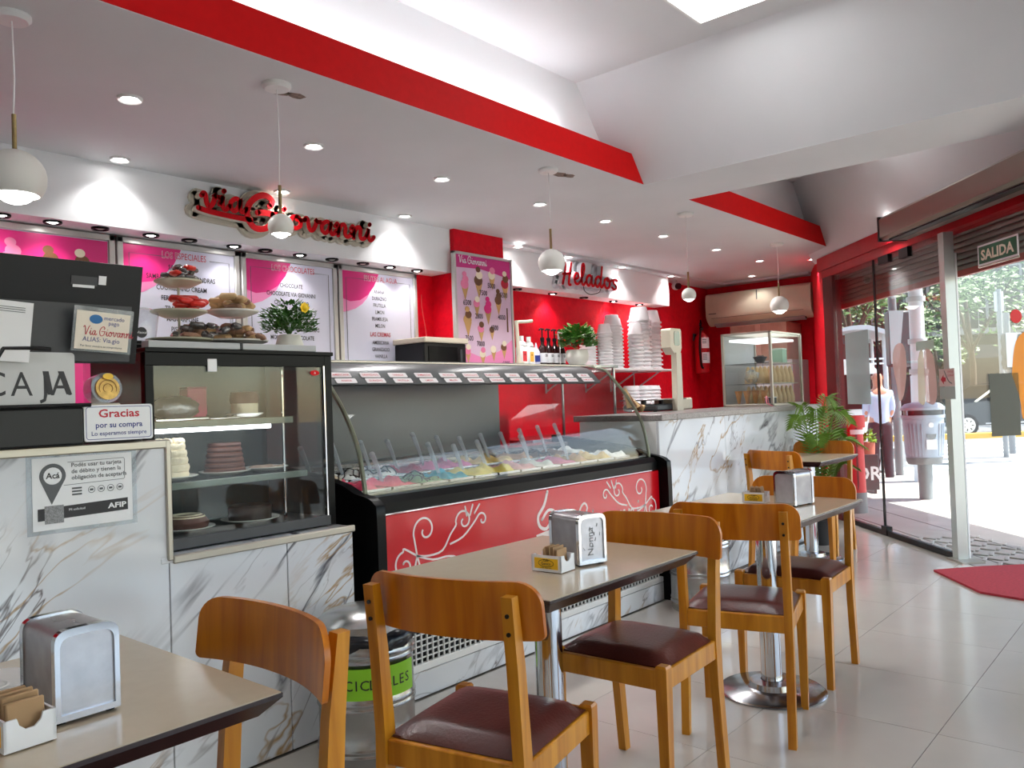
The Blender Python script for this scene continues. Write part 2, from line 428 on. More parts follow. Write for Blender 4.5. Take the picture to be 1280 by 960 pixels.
CREAM_SIGN = mat('sign_cream', rgb(206, 198, 180), .55)
WOOD = wood_mat('amber_wood', rgb(178, 108, 10), rgb(214, 146, 40))
WOOD2 = wood_mat('amber_plywood', rgb(174, 92, 2), rgb(206, 124, 14))
LEATHER = mat('burgundy_leatherette', rgb(92, 42, 36), .28, bump=.12, bscale=120, var=.2, vscale=10)
TOP = mat('beige_laminate', rgb(194, 177, 153), .2, var=.03, vscale=30)
TEDGE = mat('table_edge_dark', rgb(44, 28, 28), .25)
FREEZER_RED = mat('freezer_red', rgb(204, 12, 26), .2, coat=.2)
BRUSHED = mat('freezer_grey', rgb(96, 95, 97), .35, metal=.3)
GLASS = glass_mat('clear_glass')
GLASS2 = glass_mat('case_glass', (.95, .97, .965, 1), .5, 1.5, .006)
GLASSF = glass_mat('curved_glass', (.97, .985, .98, 1), .5, 1.5, .0)
CLEARP = glass_mat('clear_plastic', (.9, .92, .94, 1), 1.0, 1.45, .16)
LEDW = emit_mat('led_lens', (1, .98, .96, 1), 14.0)
LEDS = emit_mat('led_strip', (.95, .95, 1, 1), 6.0)
BULB = emit_mat('pendant_bulb', (1, .98, .94, 1), 5.0)
SPAT = film_mat('spatula_plastic', rgb(222, 228, 236), .5)
YELLOW = mat('yellow_label', rgb(240, 190, 20), .4)
GREEN = mat('leaf_green', rgb(60, 110, 40), .5, var=.3, vscale=20)
PALM = mat('palm_green', rgb(112, 150, 46), .45, var=.3, vscale=14)
# ================================================================== the room
INSIDE = lambda poly: clip(poly, GA, GN)
mb = MB(); mb.prism(INSIDE([(-2.2, -4.6), (9.6, -4.6), (9.6, 4.85), (-2.2, 4.85)]), -.2, -.006)
floor = struct('floor', mb, GROUT, 'pale polished porcelain floor of the ice cream parlour')
TS = .59
_tile = None
for i in range(-9, 10):
    for j in range(-9, 3):
        x0, y0 = 3.17 + i * TS, .79 + j * TS
        if x0 > 9 or y0 > 2.6 or x0 < -2.2 or y0 < -4.5: continue
        g = .0011
        sq = [(x0 + g, y0 + g), (x0 + TS - g, y0 + g), (x0 + TS - g, y0 + TS - g), (x0 + g, y0 + TS - g)]
        c = clip(sq, gp(0, -.03), GN)
        if len(c) < 3: continue
        if len(c) == 4 and c == sq:
            if _tile is None:
                _tile = MB().box(g, TS - g, g, TS - g, -.0058, 0).build('floor_tile', FLOOR, floor, ang=0); o = _tile
            else: o = _tile.copy(); COL.objects.link(o)
            o.location = (x0, y0, 0)
        else:
            MB().prism(c, -.0058, 0).build('floor_tile', FLOOR, floor, ang=0)

# walls
struct('wall_back', MB().box(-2.2, 4.6, 4.70, 4.85, 0, 3.3), RED_WALL, 'red textured wall behind the menu boards', 0)
struct('wall_back_right', MB().box(4.6, 9.65, 4.82, 4.97, 0, 3.3), RED_WALL, 'red textured wall behind the stacked cups and the fire extinguisher', 0)
struct('wall_far', MB().prism([(9.5, 4.9), (9.5, 3.5), (8.1, 2.872), (7.9, 2.70), (7.93, 2.66), (8.2, 2.80), (9.75, 3.45), (9.75, 4.9)], 0, 3.3), RED_WALL, 'red end wall behind the air conditioner and the cone cabinet', 0)
struct('pillar_wall', MB().box(4.55, 5.13, 4.44, 4.85, 0, 2.6), RED_WALL, 'red wall pillar behind the price poster', 0)
struct('wall_left', MB().box(-2.35, -2.2, -4.6, 4.85, 0, 3.3), W_WALL, 'white side wall of the parlour', 0)
struct('wall_rear', MB().prism([(-2.35, -4.75), (-.36, -4.75), (-.36, -4.6), (-2.35, -4.6)], 0, 3.3), W_WALL, 'white rear wall of the parlour', 0)
# bulkheads over the counters
struct('trim_1', MB().box(-2.2, 4.545, 4.48, 4.70, 2.258, 2.6), W_WALL, 'white bulkhead over the menu boards', 0)
struct('trim_2', MB().box(5.13, 8.17, 4.615, 4.82, 2.25, 2.6), W_WALL, 'white bulkhead over the stacked cups', 0)
# lower ceiling, 2.6 m, in one piece around the two recesses
CEIL = MB()
for poly in ([(-2.2, 2.73), (9.7, 2.73), (9.7, 4.9), (-2.2, 4.9)],
             [(4.56, -4.6), (5.15, -4.6), (5.15, 2.73), (4.56, 2.73)],
             [(-2.2, -4.6), (4.56, -4.6), (4.56, -1.3), (-2.2, -1.3)]):
    c = INSIDE(poly) if poly[0][1] < 2 else poly
    if len(c) > 2: CEIL.prism(c, 2.6, 2.66)
ceiling = struct('ceiling', CEIL, W_CEIL, 'pale grey lower ceiling with round downlights', 0)
# recesses: lids, white upstands, sloped ends
m2 = MB()
m2.prism([(-2.2, -1.36), (4.2, -1.36), (4.2, 3.0), (-2.2, 3.0)], 3.19, 3.25)
m2.prism(INSIDE([(5.15, -4.6), (7.5, -4.6), (7.5, 3.0), (5.15, 3.0)]), 3.19, 3.25)
struct('ceiling_recess', m2, W_CEIL, 'raised white lids of the two ceiling recesses', 0)
m3 = MB()
m3.box(-2.2, 4.4, 2.912, 2.97, 2.66, 3.19); m3.box(5.15, 7.8, 2.912, 2.97, 2.66, 3.19)
m3.box(-2.2, 4.56, -1.36, -1.30, 2.6, 3.19)
struct('wall_upstand', m3, W_WALL, 'white upstand above the red fascia of the ceiling recess', 0)
def slope(xa, xb, y0, y1):     # from (xa, 2.6) up to (xb, 3.19)
    k = MB(); d = .06 if xa > xb else -.06
    P = [(xa, 2.603), (xb, 3.19), (xb + .06, 3.25), (xa + .11, 2.64)]
    k.prism(P, y0, y1, lambda u, v, w: (u, w, v)); return k
struct('ceiling_slope', slope(4.56, 4.112, -1.36, 2.97), W_CEIL, 'sloped white end of the nearer ceiling recess', 0)
k = MB(); SP = [(-.005, 2.50), (-.39, 3.19), (-.35, 3.25), (.05, 2.52)]
k.add([(*gp(t, o), z) for t in (-11, 1.25) for o, z in SP], [(3, 2, 1, 0), (4, 5, 6, 7)] + [(i, (i + 1) % 4, 4 + (i + 1) % 4, 4 + i) for i in range(4)])
struct('ceiling_slope.001', k, W_CEIL, 'sloped white side of the farther ceiling recess above the glass front', 0)
struct('wall_beam_side', MB().box(5.09, 5.15, -1.0, 2.97, 2.66, 3.19), W_WALL, 'white side of the cross beam towards the farther recess', 0)
# red fascias
struct('trim_3', MB().prism([(-2.2, 2.603), (4.56, 2.603), (4.428, 2.775), (-2.2, 2.775)], 2.727, 2.915, lambda u, v, w: (u, w, v)), RED_TRIM, 'long red fascia along the nearer ceiling recess', 0)
struct('trim_4', MB().prism([(5.15, 2.603), (7.87, 2.603), (7.73, 2.775), (5.15, 2.775)], 2.727, 2.915, lambda u, v, w: (u, w, v)), RED_TRIM, 'short red fascia along the farther ceiling recess', 0)
# light moulding between ceiling and back wall
struct('trim_5', MB().box(5.13, 9.5, 4.50, 4.82, 2.575, 2.6).box(9.3, 9.5, 3.45, 4.5, 2.575, 2.6), W_CEIL, 'flat ceiling moulding around the far corner', 0)
# ceiling repair patches
mb = MB()
for (x, y, r) in ((2.02, 2.99, .06), (2.10, 2.98, .05), (3.96, 2.95, .06), (4.02, 2.93, .05)):
    mb.prism([(x + r * random.uniform(.7, 1.2) * math.cos(a), y + r * .6 * random.uniform(.7, 1.2) * math.sin(a)) for a in [i * .5236 for i in range(12)]], 2.5985, 2.6)
struct('trim_6', mb, mat('flaking_plaster', rgb(150, 132, 122), .9, var=.5, vscale=60), 'flaking plaster patches beside the pendant roses', 0)
# roof slab with the street overhang that shades the pavement
def gpoly(t0, t1, o0, o1): return [gp(t0, o0), gp(t1, o0), gp(t1, o1), gp(t0, o1)]
struct('roof_slab', MB().prism([(-2.6, -5.2), (-.2, -5.2), (8.4, 2.6), (9.9, 3.3), (9.9, 5.1), (-2.6, 5.1)], 3.3, 3.6).prism(gpoly(-13, 5, -.6, 3.25), 3.3, 3.55), MGREY, 'concrete slab and street canopy over the parlour', 0)
# header over the glass front
h = MB(); h.prism(gpoly(-11, 1.12, -.035, .05), 2.40, 2.53); h.prism(gpoly(-11, 1.06, -.02, .05), 2.325, 2.40); h.prism(gpoly(-11, 1.3, .055, .15), 2.325, 3.3)
struct('trim_7', h, mat('header_red', rgb(176, 14, 28), .35, var=.1), 'deep red header beam above the glass shop front', 0)
struct('trim_8', MB().prism(gpoly(.82, 1.04, -.02, .06), 0, 2.33), DARK_RED, 'chipped dark red door jamb beside the red corner wall', 0)
# glass front
def pane(name, t0, t1, z0, z1, off, label):
    return struct(name, MB().prism(gpoly(t0, t1, off - .005, off + .005), z0, z1), GLASS, label, 0)
w1 = pane('window_1', .0, .80, .045, 2.325, 0, 'fixed glass pane next to the dark red jamb')
w2 = pane('window_2', -1.06, -.008, .045, 2.325, 0, 'fixed glass pane with ice cream decals beside the door post')
MB().prism(gpoly(-1.08, .80, -.02, .02), 0, .04).build('bottom_rail', BLACK, w2, ang=0)
MB().prism(gpoly(-.012, .006, -.008, .008), .05, 2.325).build('black_seal', BLACK, w2, ang=0)
MB().prism(gpoly(-.075, .02, -.025, .025), .0, .075).build('patch_fitting', BLACK, w2, ang=0)
MB().prism(gpoly(-.30, -.13, -.02, .02), 2.26, 2.325).build('patch_fitting', BLACK, w2, ang=0)
MB().prism(gpoly(-.62, -.48, -.02, .02), 2.25, 2.325).build('patch_fitting', BLACK, w2, ang=0)
for k, (t0, t1) in enumerate(((-4.2, -2.55), (-6.0, -4.3), (-7.8, -6.1), (-9.6, -7.9))):
    w = pane('window_%d' % (k + 3), t0, t1, .045, 2.325, 0, ['first', 'second', 'third', 'fourth'][k] + ' glass bay of the shop front past the doorway')
    MB().prism(gpoly(t1, t1 + .1, -.05, .05), 0, 2.325).build('mullion', ALU, w, ang=0)
    MB().prism(gpoly(t0, t1, -.03, .03), 0, .045).build('bottom_rail', BLACK, w, ang=0)
struct('wall_front', MB().prism(gpoly(-10.4, -9.6, -.05, .1), 0, 3.3), W_WALL, 'white wall at the end of the glass front', 0)
# door post and the glass leaf standing open into the street
door = thing('door_1', 'open glass door leaf hung on the aluminium door post', None, (*gp(-1.13), 0)); door['kind'] = 'structure'
MB().prism(gpoly(-1.160, -1.088, -.036, .036), 0, 2.325).build('door_post', mat('post_aluminium', rgb(196, 202, 198), .35, metal=.5), door, world=True, ang=0)
MB().prism(gpoly(-1.27, -1.06, -.07, .09), 0, .012).build('floor_plate', ALU, door, world=True, ang=0)
LA = gp(-1.12, .06); LD = (.80, -.60)
def lpoly(s0, s1, th): return [(LA[0] + LD[0] * s - LD[1] * w, LA[1] + LD[1] * s + LD[0] * w) for s, w in ((s0, -th), (s1, -th), (s1, th), (s0, th))]
MB().prism(lpoly(.0, .98, .005), .01, 2.18).build('leaf_pane', GLASS, door, world=True, ang=0)
MB().prism(lpoly(.0, .012, .008), .01, 2.18).build('edge_strip', WHITE, door, world=True, ang=0)
MB().prism(lpoly(.86, .88, .03), .85, 1.25).build('handle', CHROME, door, world=True, ang=0)
lmap = lambda s0, z0, side=-1: (lambda u, v, w: (LA[0] + LD[0] * (s0 + u) - LD[1] * side * (.007 + w), LA[1] + LD[1] * (s0 + u) + LD[0] * side * (.007 + w), z0 + v))
# roller shutter half down behind the glass, one slat at a time
sh = thing('roller_shutter', 'half lowered grey roller shutter outside the glass front', 'shutter', (*gp(-2, .14), 2.0))
_sl = None
for i in range(9):
    z = 2.055 + i * .042
    MB().prism([(0, z), (.012, z + .004), (.016, z + .02), (.012, z + .036), (0, z + .046), (-.004, z + .02)], -4.2, 1.06,
        lambda u, v, w: (*gp(w, .14 - u), v)).build('slat', mat('shutter_slat', rgb(116, 116, 108), .4, metal=.3) if i == 0 else MATS['shutter_slat'], sh, world=True)
MB().prism(gpoly(-4.2, 1.06, .125, .16), 2.015, 2.06).build('bottom_bar', mat('shutter_bar', rgb(150, 70, 60), .5), sh, world=True, ang=0)

# recessed downlights: ring + lens + lamp
def downlight(x, y, z, label, group, dark=False, warm=False, watts=9, r=.052, on=True, dead=False):
    t = thing('recessed_downlight', label, 'downlight', (x, y, z), 0, group)
    key = 'dl_%s' % dark
    if key not in _DL:
        _DL[key] = (MB().lathe([(r, 0), (r, -.008), (r * .92, -.012), (r * .66, -.006), (r * .62, 0)], n=20).build('trim_ring', BLACKG if dark else WHITE, t),
                    MB().lathe([(r * .62, -.003), (r * .3, -.010), (0, -.012)], n=16).build('lens', LEDW, t))
    else:
        for q in _DL[key]:
            c = q.copy(); COL.objects.link(c); c.parent = t
            if not on and q.name.startswith('lens'):
                c.data = q.data.copy(); c.data.materials[0] = MATS['lens_off'] if 'lens_off' in MATS else mat('lens_off', rgb(190, 188, 176), .3)
    if on and not dead:
        ld = bpy.data.lights.new('downlight_lamp', 'SPOT'); ld.energy = watts; ld.spot_size = math.radians(118); ld.spot_blend = .5; ld.shadow_soft_size = .04
        ld.color = (1, .96, .9) if warm else (1, .98, .97)
        lo = bpy.data.objects.new('downlight_lamp', ld); COL.objects.link(lo); lo.parent = t; lo.location = (0, 0, -.02)
    return t
_DL = {}
ORD = ['first', 'second', 'third', 'fourth', 'fifth', 'sixth', 'seventh', 'eighth', 'ninth', 'tenth', 'eleventh', 'twelfth', 'thirteenth', 'fourteenth']
for i, x in enumerate((1.61, 2.56, 3.49, 4.44, 5.25, 6.12, 7.10, 8.08)):
    downlight(x, 3.49, 2.6, ORD[i] + ' downlight of the long middle ceiling row, counted from the till end', 'downlights of the middle ceiling row', watts=21)
for i, x in enumerate((1.95, 2.95, 3.97)):
    downlight(x, 4.36, 2.6, ORD[i] + ' ceiling downlight close to the bulkhead with the red shop name, from the till end', 'downlights above the menu bulkhead', watts=6)
for i, x in enumerate((5.40, 6.16, 7.08, 8.08)):
    downlight(x, 4.53 if i else 4.50, 2.575, ORD[i] + ' ceiling downlight close to the bulkhead with the Helados sign, from the poster end', 'downlights above the cup bulkhead', watts=7)
downlight(9.02, 4.0, 2.6, 'dark-rimmed ceiling downlight above the air conditioner', 'downlights of the far corner', watts=4)
downlight(8.45, 3.08, 2.6, 'ceiling downlight beside the red header above the glass corner', 'downlights of the far corner', watts=9)
downlight(6.915, 1.905, 2.545, 'ceiling downlight just short of the steel air curtain', 'downlights of the far corner', watts=9)
for i, (x, warm, on) in enumerate(((1.44, 0, 1), (1.68, 1, 1), (1.92, 0, 0), (2.2, 1, 1), (2.43, 0, 0), (2.72, 0, 1), (2.94, 0, 0), (3.2, 1, 1), (3.46, 0, 0), (3.73, 0, 0), (3.98, 1, 1), (4.25, 0, 1))):
    downlight(x, 4.55, 2.258, ORD[i] + ' black-rimmed spot under the menu bulkhead, counted from the till end', 'spots under the menu bulkhead', True, warm, 2.3, .045, bool(on))
for i, (x, on) in enumerate(((5.63, 0), (6.15, 1), (6.66, 0), (7.19, 1), (7.70, 1))):
    downlight(x, 4.72, 2.25, ORD[i] + ' black-rimmed spot under the cup bulkhead, counted from the poster end', 'spots under the cup bulkhead', True, False, 4.6, .045, bool(on))

# square LED panel and the concealed light of the nearer recess
pl = thing('led_panel', 'square white LED panel in the raised ceiling recess', 'ceiling light', (3.6, 1.66, 3.19))
MB().box(-.30, .30, -.30, .30, -.02, 0).build('panel_frame', WHITE, pl, ang=0)
MB().box(-.28, .28, -.28, .28, -.024, -.019).build('diffuser', emit_mat('panel_light', (1, 1, 1, 1), 5.6), pl, ang=0)
fill_near = thing('led_panel', 'added unseen fill panel in the nearer recess above the near corner table', 'ceiling light', (1.0, .75, 3.19))  # added panel out of view, brightens the near table and bulkhead
MB().box(-.30, .30, -.30, .30, -.02, 0).build('panel_frame', WHITE, fill_near, ang=0)
MB().box(-.28, .28, -.28, .28, -.024, -.019).build('diffuser', MATS['panel_light'], fill_near, ang=0)
fill_far = thing('led_panel', 'added unseen fill panel in the farther ceiling recess behind the cross beam', 'ceiling light', (6.1, 1.75, 3.19))  # added panel hidden by the beam, lifts the dark slope of this recess
MB().box(-.30, .30, -.30, .30, -.02, 0).build('panel_frame', WHITE, fill_far, ang=0)
MB().box(-.28, .28, -.28, .28, -.024, -.019).build('diffuser', emit_mat('fill_panel_dim', (1, 1, 1, 1), 2.4), fill_far, ang=0)
cv = thing('cove_light', 'white LED cove strip lying on the red fascia of the nearer recess', 'light strip', (1.0, 2.84, 2.78))
MB().box(-2.6, 2.9, -.02, .02, 0, .02).build('strip_channel', ALU, cv, ang=0)
MB().box(-2.6, 2.9, -.015, .015, .02, .026).build('strip_lens', emit_mat('cove_led', (.93, .95, 1, 1), 10.0), cv, ang=0)

# pendants
def pendant(x, y, zc, r, label):
    t = thing('pendant_lamp', label, 'pendant lamp', (x, y, 2.6), 0, 'white globe pendants over the counters')
    MB().lathe([(0, -.022), (.05, -.022), (.06, -.012), (.06, 0)], n=24).build('ceiling_rose', WHITE, t)
    d = zc - 2.6
    MB().tube([(0, 0, -.02), (.004, 0, d * .4), (-.002, 0, d + r + .11)], .0028, 6).build('cord', WHITE, t)
    MB().cyl((0, 0, d + r + .12), (0, 0, d + r * .95), .0075, n=10).build('stem', mat('brass_stem', rgb(150, 130, 90), .3, metal=.9) if 'brass_stem' not in MATS else MATS['brass_stem'], t)
    prof = [(r * math.sin(a), r * math.cos(a)) for a in [math.radians(q) for q in (2, 12, 25, 40, 55, 70, 85, 100, 115, 128)]]
    prof += [(p * .94, q) for p, q in prof[::-1]]
    MB().lathe(prof, (0, 0, d), 28).build('globe_shade', mat('shade_white', rgb(224, 222, 216), .4) if 'shade_white' not in MATS else MATS['shade_white'], t)
    MB().sphere((0, 0, d - r * .48), r * .62, 18, 10, .72).build('bulb', BULB, t)
pendant(1.005, 3.03, 2.045, .096, 'large white globe pendant at the till end')
pendant(1.971, 2.93, 2.00, .053, 'small white globe pendant hanging before the red shop name')
pendant(3.82, 2.93, 2.045, .08, 'white globe pendant hanging between the poster and the Helados sign')
pendant(5.52, 2.95, 1.985, .054, 'small white globe pendant hanging above the fire extinguisher')
pendant(7.31, 2.99, 2.03, .085, 'white globe pendant hanging in front of the air conditioner')

# air curtain
ac = thing('air_curtain', 'long stainless steel air curtain above the shop doorway', 'air curtain', (*gp(-1.6, -.25), 2.34))
MB().prism([(-.02, 2.345), (.17, 2.345), (.19, 2.365), (.19, 2.50), (.17, 2.52), (-.02, 2.52)], -3.6, -.78, lambda u, v, w: (*gp(w, -.12 - u), v)).build('housing', mat('curtain_steel', rgb(150, 138, 130), .3, metal=.8), ac, world=True)
MB().prism(gpoly(-3.5, -.85, -.27, -.20), 2.335, 2.346).build('air_slot', BLACK, ac, world=True, ang=0)
MB().prism(gpoly(-.785, -.765, -.315, -.10), 2.34, 2.525).build('end_cap', BLACK, ac, world=True, ang=0)
# exit sign
ex = thing('exit_sign', 'green exit sign with pale lettering under the air curtain', 'sign', (*gp(-1.9, -.02), 2.0))
em = gmap(-1.53, 2.015, -.012)
def gbox(name, t0, u0, u1, v0, v1, w0, w1, z0, off, m, par):
    q = gmap(t0, z0, off); b_ = MB(); b_.prism([(u0, v0), (u1, v0), (u1, v1), (u0, v1)], w0, w1, q); return b_.build(name, m, par, world=True, ang=0)
gbox('sign_board', -1.53, 0, .42, 0, .135, 0, .004, 2.015, -.012, PAPER, ex)
gbox('green_field', -1.53, .012, .408, .012, .123, .004, .005, 2.015, -.012, mat('exit_green', rgb(24, 96, 62), .4), ex)
put_text(MB(), 'SALIDA', .21, .034, .092, gmap(-1.53, 2.015, -.0185), bold=.034, sx=1.12).build('lettering', mat('exit_letters', rgb(244, 236, 214), .5), ex, world=True, ang=0)
gbox('hanger', -1.53, .002, .42, -.012, .0, -.003, .006, 2.015, -.012, ALU, ex)
# decals and notices on the glass
def gsheet(name, label, cat, t0, z0, w, hgt, m, off=-.007):
    q = gmap(t0, z0, off); b_ = MB().prism([(0, 0), (w, 0), (w, hgt), (0, hgt)], 0, .0008, q); return tag(b_.build(name, m, ang=0), label, cat)
gsheet('window_poster', 'pale grey faded poster stuck on the pane beside the dark red jamb', 'poster', .61, 1.10, .47, .65, film_mat('poster_film', rgb(170, 176, 174), .82))
F1 = film_mat('decal_pink', rgb(214, 176, 168), .62); F2 = film_mat('decal_cream', rgb(220, 204, 178), .62)
q = gmap(-.28, 1.13, -.007)
dc = thing('window_decal', 'pinkish popsicle shaped decal on the glass left of the lamp post', 'decal', (*gp(-.4, -.007), 1.13))
MB().prism(smooth([(.05, .12), (.0, .30), (.03, .42), (.12, .46), (.20, .42), (.22, .25), (.16, .05), (.08, .0), (.05, .12)], 4), 0, .0008, q).build('decal_body', F1, dc, world=True, ang=0)
q = gmap(-.66, 1.10, -.007)
dc = thing('window_decal', 'cream and pink sundae shaped decal on the glass beside the door post', 'decal', (*gp(-.8, -.007), 1.10))
MB().prism(smooth([(.0, .02), (.02, .34), (.10, .40), (.10, .02), (.0, .02)], 3), 0, .0008, q).build('decal_body', F2, dc, world=True, ang=0)
MB().prism(smooth([(.11, .02), (.11, .40), (.24, .36), (.27, .10), (.22, .0), (.11, .02)], 3), 0, .0008, q).build('decal_side', F1, dc, world=True, ang=0)
MB().prism([(0, .41), (.26, .41), (.26, .48), (0, .48)], 0, .0008, q).build('decal_rim', film_mat('decal_grey', rgb(180, 184, 172), .75), dc, world=True, ang=0)
ns = thing('door_notice', 'white and red notice with an arrow on the door post', 'notice', (*gp(-1.1, -.06), 1.14))
q = gmap(-1.03, 1.14, -.040)
MB().prism([(0, .09), (.20, .09), (.20, .215), (0, .215)], 0, .001, q).build('notice_sheet', mat('notice_pink', rgb(222, 196, 192), .5), ns, world=True, ang=0)
MB().prism([(0, 0), (.20, 0), (.20, .088), (0, .088)], 0, .001, q).build('notice_foot', mat('notice_grey', rgb(176, 186, 182), .5), ns, world=True, ang=0)
MB().prism([(.02, .14), (.06, .175), (.06, .155), (.085, .155), (.085, .125), (.06, .125), (.06, .105)], .001, .0016, q).build('red_arrow', INKR, ns, world=True, ang=0)
b_ = MB(); b_.stroke([(.07, .20), (.12, .13), (.16, .11)], .008, .001, .0016, q, 3); b_.build('handle_drawing', INKG, ns, world=True, ang=0)
put_text(put_text(MB(), 'EMPUJE', .15, .185, .022, gmap(-1.03, 1.14, -.0416)), 'CERRAR', .15, .160, .022, gmap(-1.03, 1.14, -.0416)).build('lettering', INKR, ns, world=True, ang=0)
# things stuck on the open leaf
def lsheet(name, label, cat, s0, z0, poly, m):
    return tag(MB().prism(poly, 0, .001, lmap(s0, z0)).build(name, m, ang=0), label, cat)
rect = lambda w, h: [(0, 0), (w, 0), (w, h), (0, h)]
lsheet('door_sheet', 'grey green sheet stuck on the open glass door', 'notice', .235, .86, rect(.25, .45), film_mat('sheet_dark', rgb(104, 106, 92), .9))
lsheet('door_decal', 'yellow and orange ice cream decal at the edge of the open door', 'decal', .43, 1.02, smooth([(.0, .28), (.05, .52), (.2, .6), (.4, .5), (.35, .2), (.1, -.05), (.06, .1), (.0, .28)], 4), film_mat('decal_orange', rgb(244, 170, 40), .8))
lsheet('door_decal', 'round bright red decal at the edge of the open door', 'decal', .43, 1.72, ngon(.06, .0, .05, 20), film_mat('decal_red', rgb(230, 16, 20), .92))
# door mat
mt = MB(); P_ = [(5.95, 1.46), (5.45, 1.09), (5.30, .55), (5.90, .45), (6.45, .98), (6.23, 1.22)]
mt.prism(P_, .001, .014)
tag(mt.build('door_mat', mat('mat_red', rgb(170, 44, 56), .85, var=.2, vscale=60), ang=0), 'worn red rubber mat lying in the shop doorway', 'door mat')
# ================================================================== till counter (marble, aluminium edging)
FY = 2.58
cc = thing('till_counter', 'veined white marble till counter with aluminium edging', 'counter', (.2, 2.9, 0))
def slab(name, x0, x1, y0, y1, z0, z1, m, par, r=.002): return MB().cbox(x0, x1, y0, y1, z0, z1, r).build(name, m, par, world=True, ang=30)
slab('marble_panel', -1.6, .30, FY, FY + .02, 0, 1.13, MARBLE, cc)
slab('marble_panel', .303, 1.278, FY, FY + .02, 0, 1.13, MARBLE, cc)
slab('marble_panel', 1.281, 1.72, FY, FY + .02, 0, .757, MARBLE, cc)
slab('marble_panel', 1.723, 2.02, FY, FY + .02, 0, .757, MARBLE, cc)
slab('counter_body', -1.6, 1.25, FY + .02, 3.25, 0, 1.13, WHITE, cc)
slab('case_plinth', 1.25, 2.02, FY + .02, 3.25, 0, .75, WHITE, cc)
slab('worktop', -1.6, 1.252, FY - .002, 3.25, 1.13, 1.145, MARBLE, cc)
slab('ledge', 1.252, 2.02, FY - .002, 3.25, .75, .768, MARBLE, cc)
slab('top_edging', -1.6, 1.292, FY - .008, FY + .012, 1.122, 1.150, ALU, cc, .004)
slab('side_edging', 1.272, 1.292, FY - .009, FY + .012, .758, 1.150, ALU, cc, .004)
slab('ledge_edging', 1.290, 2.028, FY - .010, FY + .012, .746, .772, ALU, cc, .004)
slab('side_slab', 2.0, 2.022, FY + .02, 3.2, 0, .757, MARBLE, cc)

# debit card notice on the marble
nt = thing('card_notice', 'laminated debit card notice taped to the marble till counter', 'notice', (1.02, FY - .003, .9))
q = yface(.865, .895, FY - .0015)
MB().prism([(0, 0), (.315, 0), (.315, .235), (0, .235)], 0, .0006, q).build('plastic_sleeve', CLEARP, nt, world=True, ang=0)
MB().prism([(.015, .012), (.30, .012), (.30, .222), (.015, .222)], .0006, .0012, q).build('notice_sheet', PAPER, nt, world=True, ang=0)
q2 = yface(.865, .895, FY - .003)
pin = [(.07 + .036 * math.cos(a), .168 + .036 * math.sin(a)) for a in [math.radians(200 - 10 * i) for i in range(23)]]
MB().prism([(.066, .085)] + pin[::1], 0, .0004, q2).build('map_pin', INKG, nt, world=True, ang=0)
MB().prism(ngon(.07, .168, .025), .0005, .0008, q2).build('pin_disc', PAPER, nt, world=True, ang=0)
b = MB(); put_text(b, 'Acá', .07, .161, .024, yface(.865, .895, FY - .0042), bold=.02); b.build('pin_lettering', INK, nt, world=True, ang=0)
b = MB(); Q = yface(.865, .895, FY - .0036)
for i, s in enumerate(('Podés usar tu tarjeta', 'de débito y tienen la', 'obligación de aceptarla')): put_text(b, s, .122, .19 - i * .0185, .0175, Q, 'LEFT', .012)
for s in ('EN ESTE', 'NEGOCIO', 'ACEPTAMOS'):
    pass
for i in range(4):
    cx = .178 + i * .028
    b.stroke([(cx + .0095 * math.cos(a), .118 + .0095 * math.sin(a)) for a in [k * .4488 for k in range(15)]], .0016, 0, .0003, Q, 2)
    b.prism([(cx - .005, .115), (cx + .005, .115), (cx + .005, .121), (cx - .005, .121)], 0, .0003, Q)
b.stroke([(.112, .205), (.275, .207), (.278, .203), (.277, .145), (.274, .142), (.10, .138)], .0014, 0, .0003, Q, 1)
for i in range(3): b.prism([(.122, .106 + i * .009), (.150, .106 + i * .009), (.150, .111 + i * .009), (.122, .111 + i * .009)], 0, .0003, Q)
b.build('lettering', INKG, nt, world=True, ang=0)
MB().prism([(.028, .04), (.285, .046), (.285, .083), (.028, .075)], 0, .0004, Q).build('black_band', INK, nt, world=True, ang=0)
MB().prism([(.046, .03), (.098, .03), (.098, .082), (.046, .082)], .0004, .0008, Q).build('blank_square', mat('code_grey', rgb(150, 150, 152), .6, var=.5, vscale=300), nt, world=True, ang=0)
put_text(MB(), 'AFIP', .252, .056, .022, yface(.865, .895, FY - .0046), bold=.03, sx=1.3).build('band_lettering', PAPER, nt, world=True, ang=0)
put_text(MB(), 'Mi solicitud', .135, .062, .01, yface(.865, .895, FY - .0046)).build('band_lettering', PAPER, nt, world=True, ang=0)

# black till box with the thank-you sign
tb = thing('receipt_box', 'black till drawer box on the marble counter', 'till box', (.9, 2.64, 1.15))
slab('box_body', .60, 1.005, 2.52, 2.85, 1.151, 1.262, BLACK, tb, .006)
slab('box_body_side', 1.005, 1.19, 2.56, 2.85, 1.151, 1.19, BLACK, tb, .004)
gs = thing('thank_you_sign', 'white plastic sign with red and blue thank you lettering', 'sign', (1.10, 2.53, 1.15))
q = yface(1.005, 1.158, 2.53)
def rrect(w, h, r, n=4, x=0, y=0):
    P = []
    for cx, cy, a in ((w - r, r, -90), (w - r, h - r, 0), (r, h - r, 90), (r, r, 180)):
        P += [(x + cx + r * math.cos(math.radians(a + 90 * i / n)), y + cy + r * math.sin(math.radians(a + 90 * i / n))) for i in range(n + 1)]
    return P
MB().prism(rrect(.205, .108, .008), 0, .006, q).build('sign_board', PAPER, gs, world=True, ang=0)
b = MB(); R_ = rrect(.193, .096, .008, 4, .006, .006); b.stroke(R_ + [R_[0]], .0016, .006, .0066, q, 1); b.build('border_line', INKB, gs, world=True, ang=0)
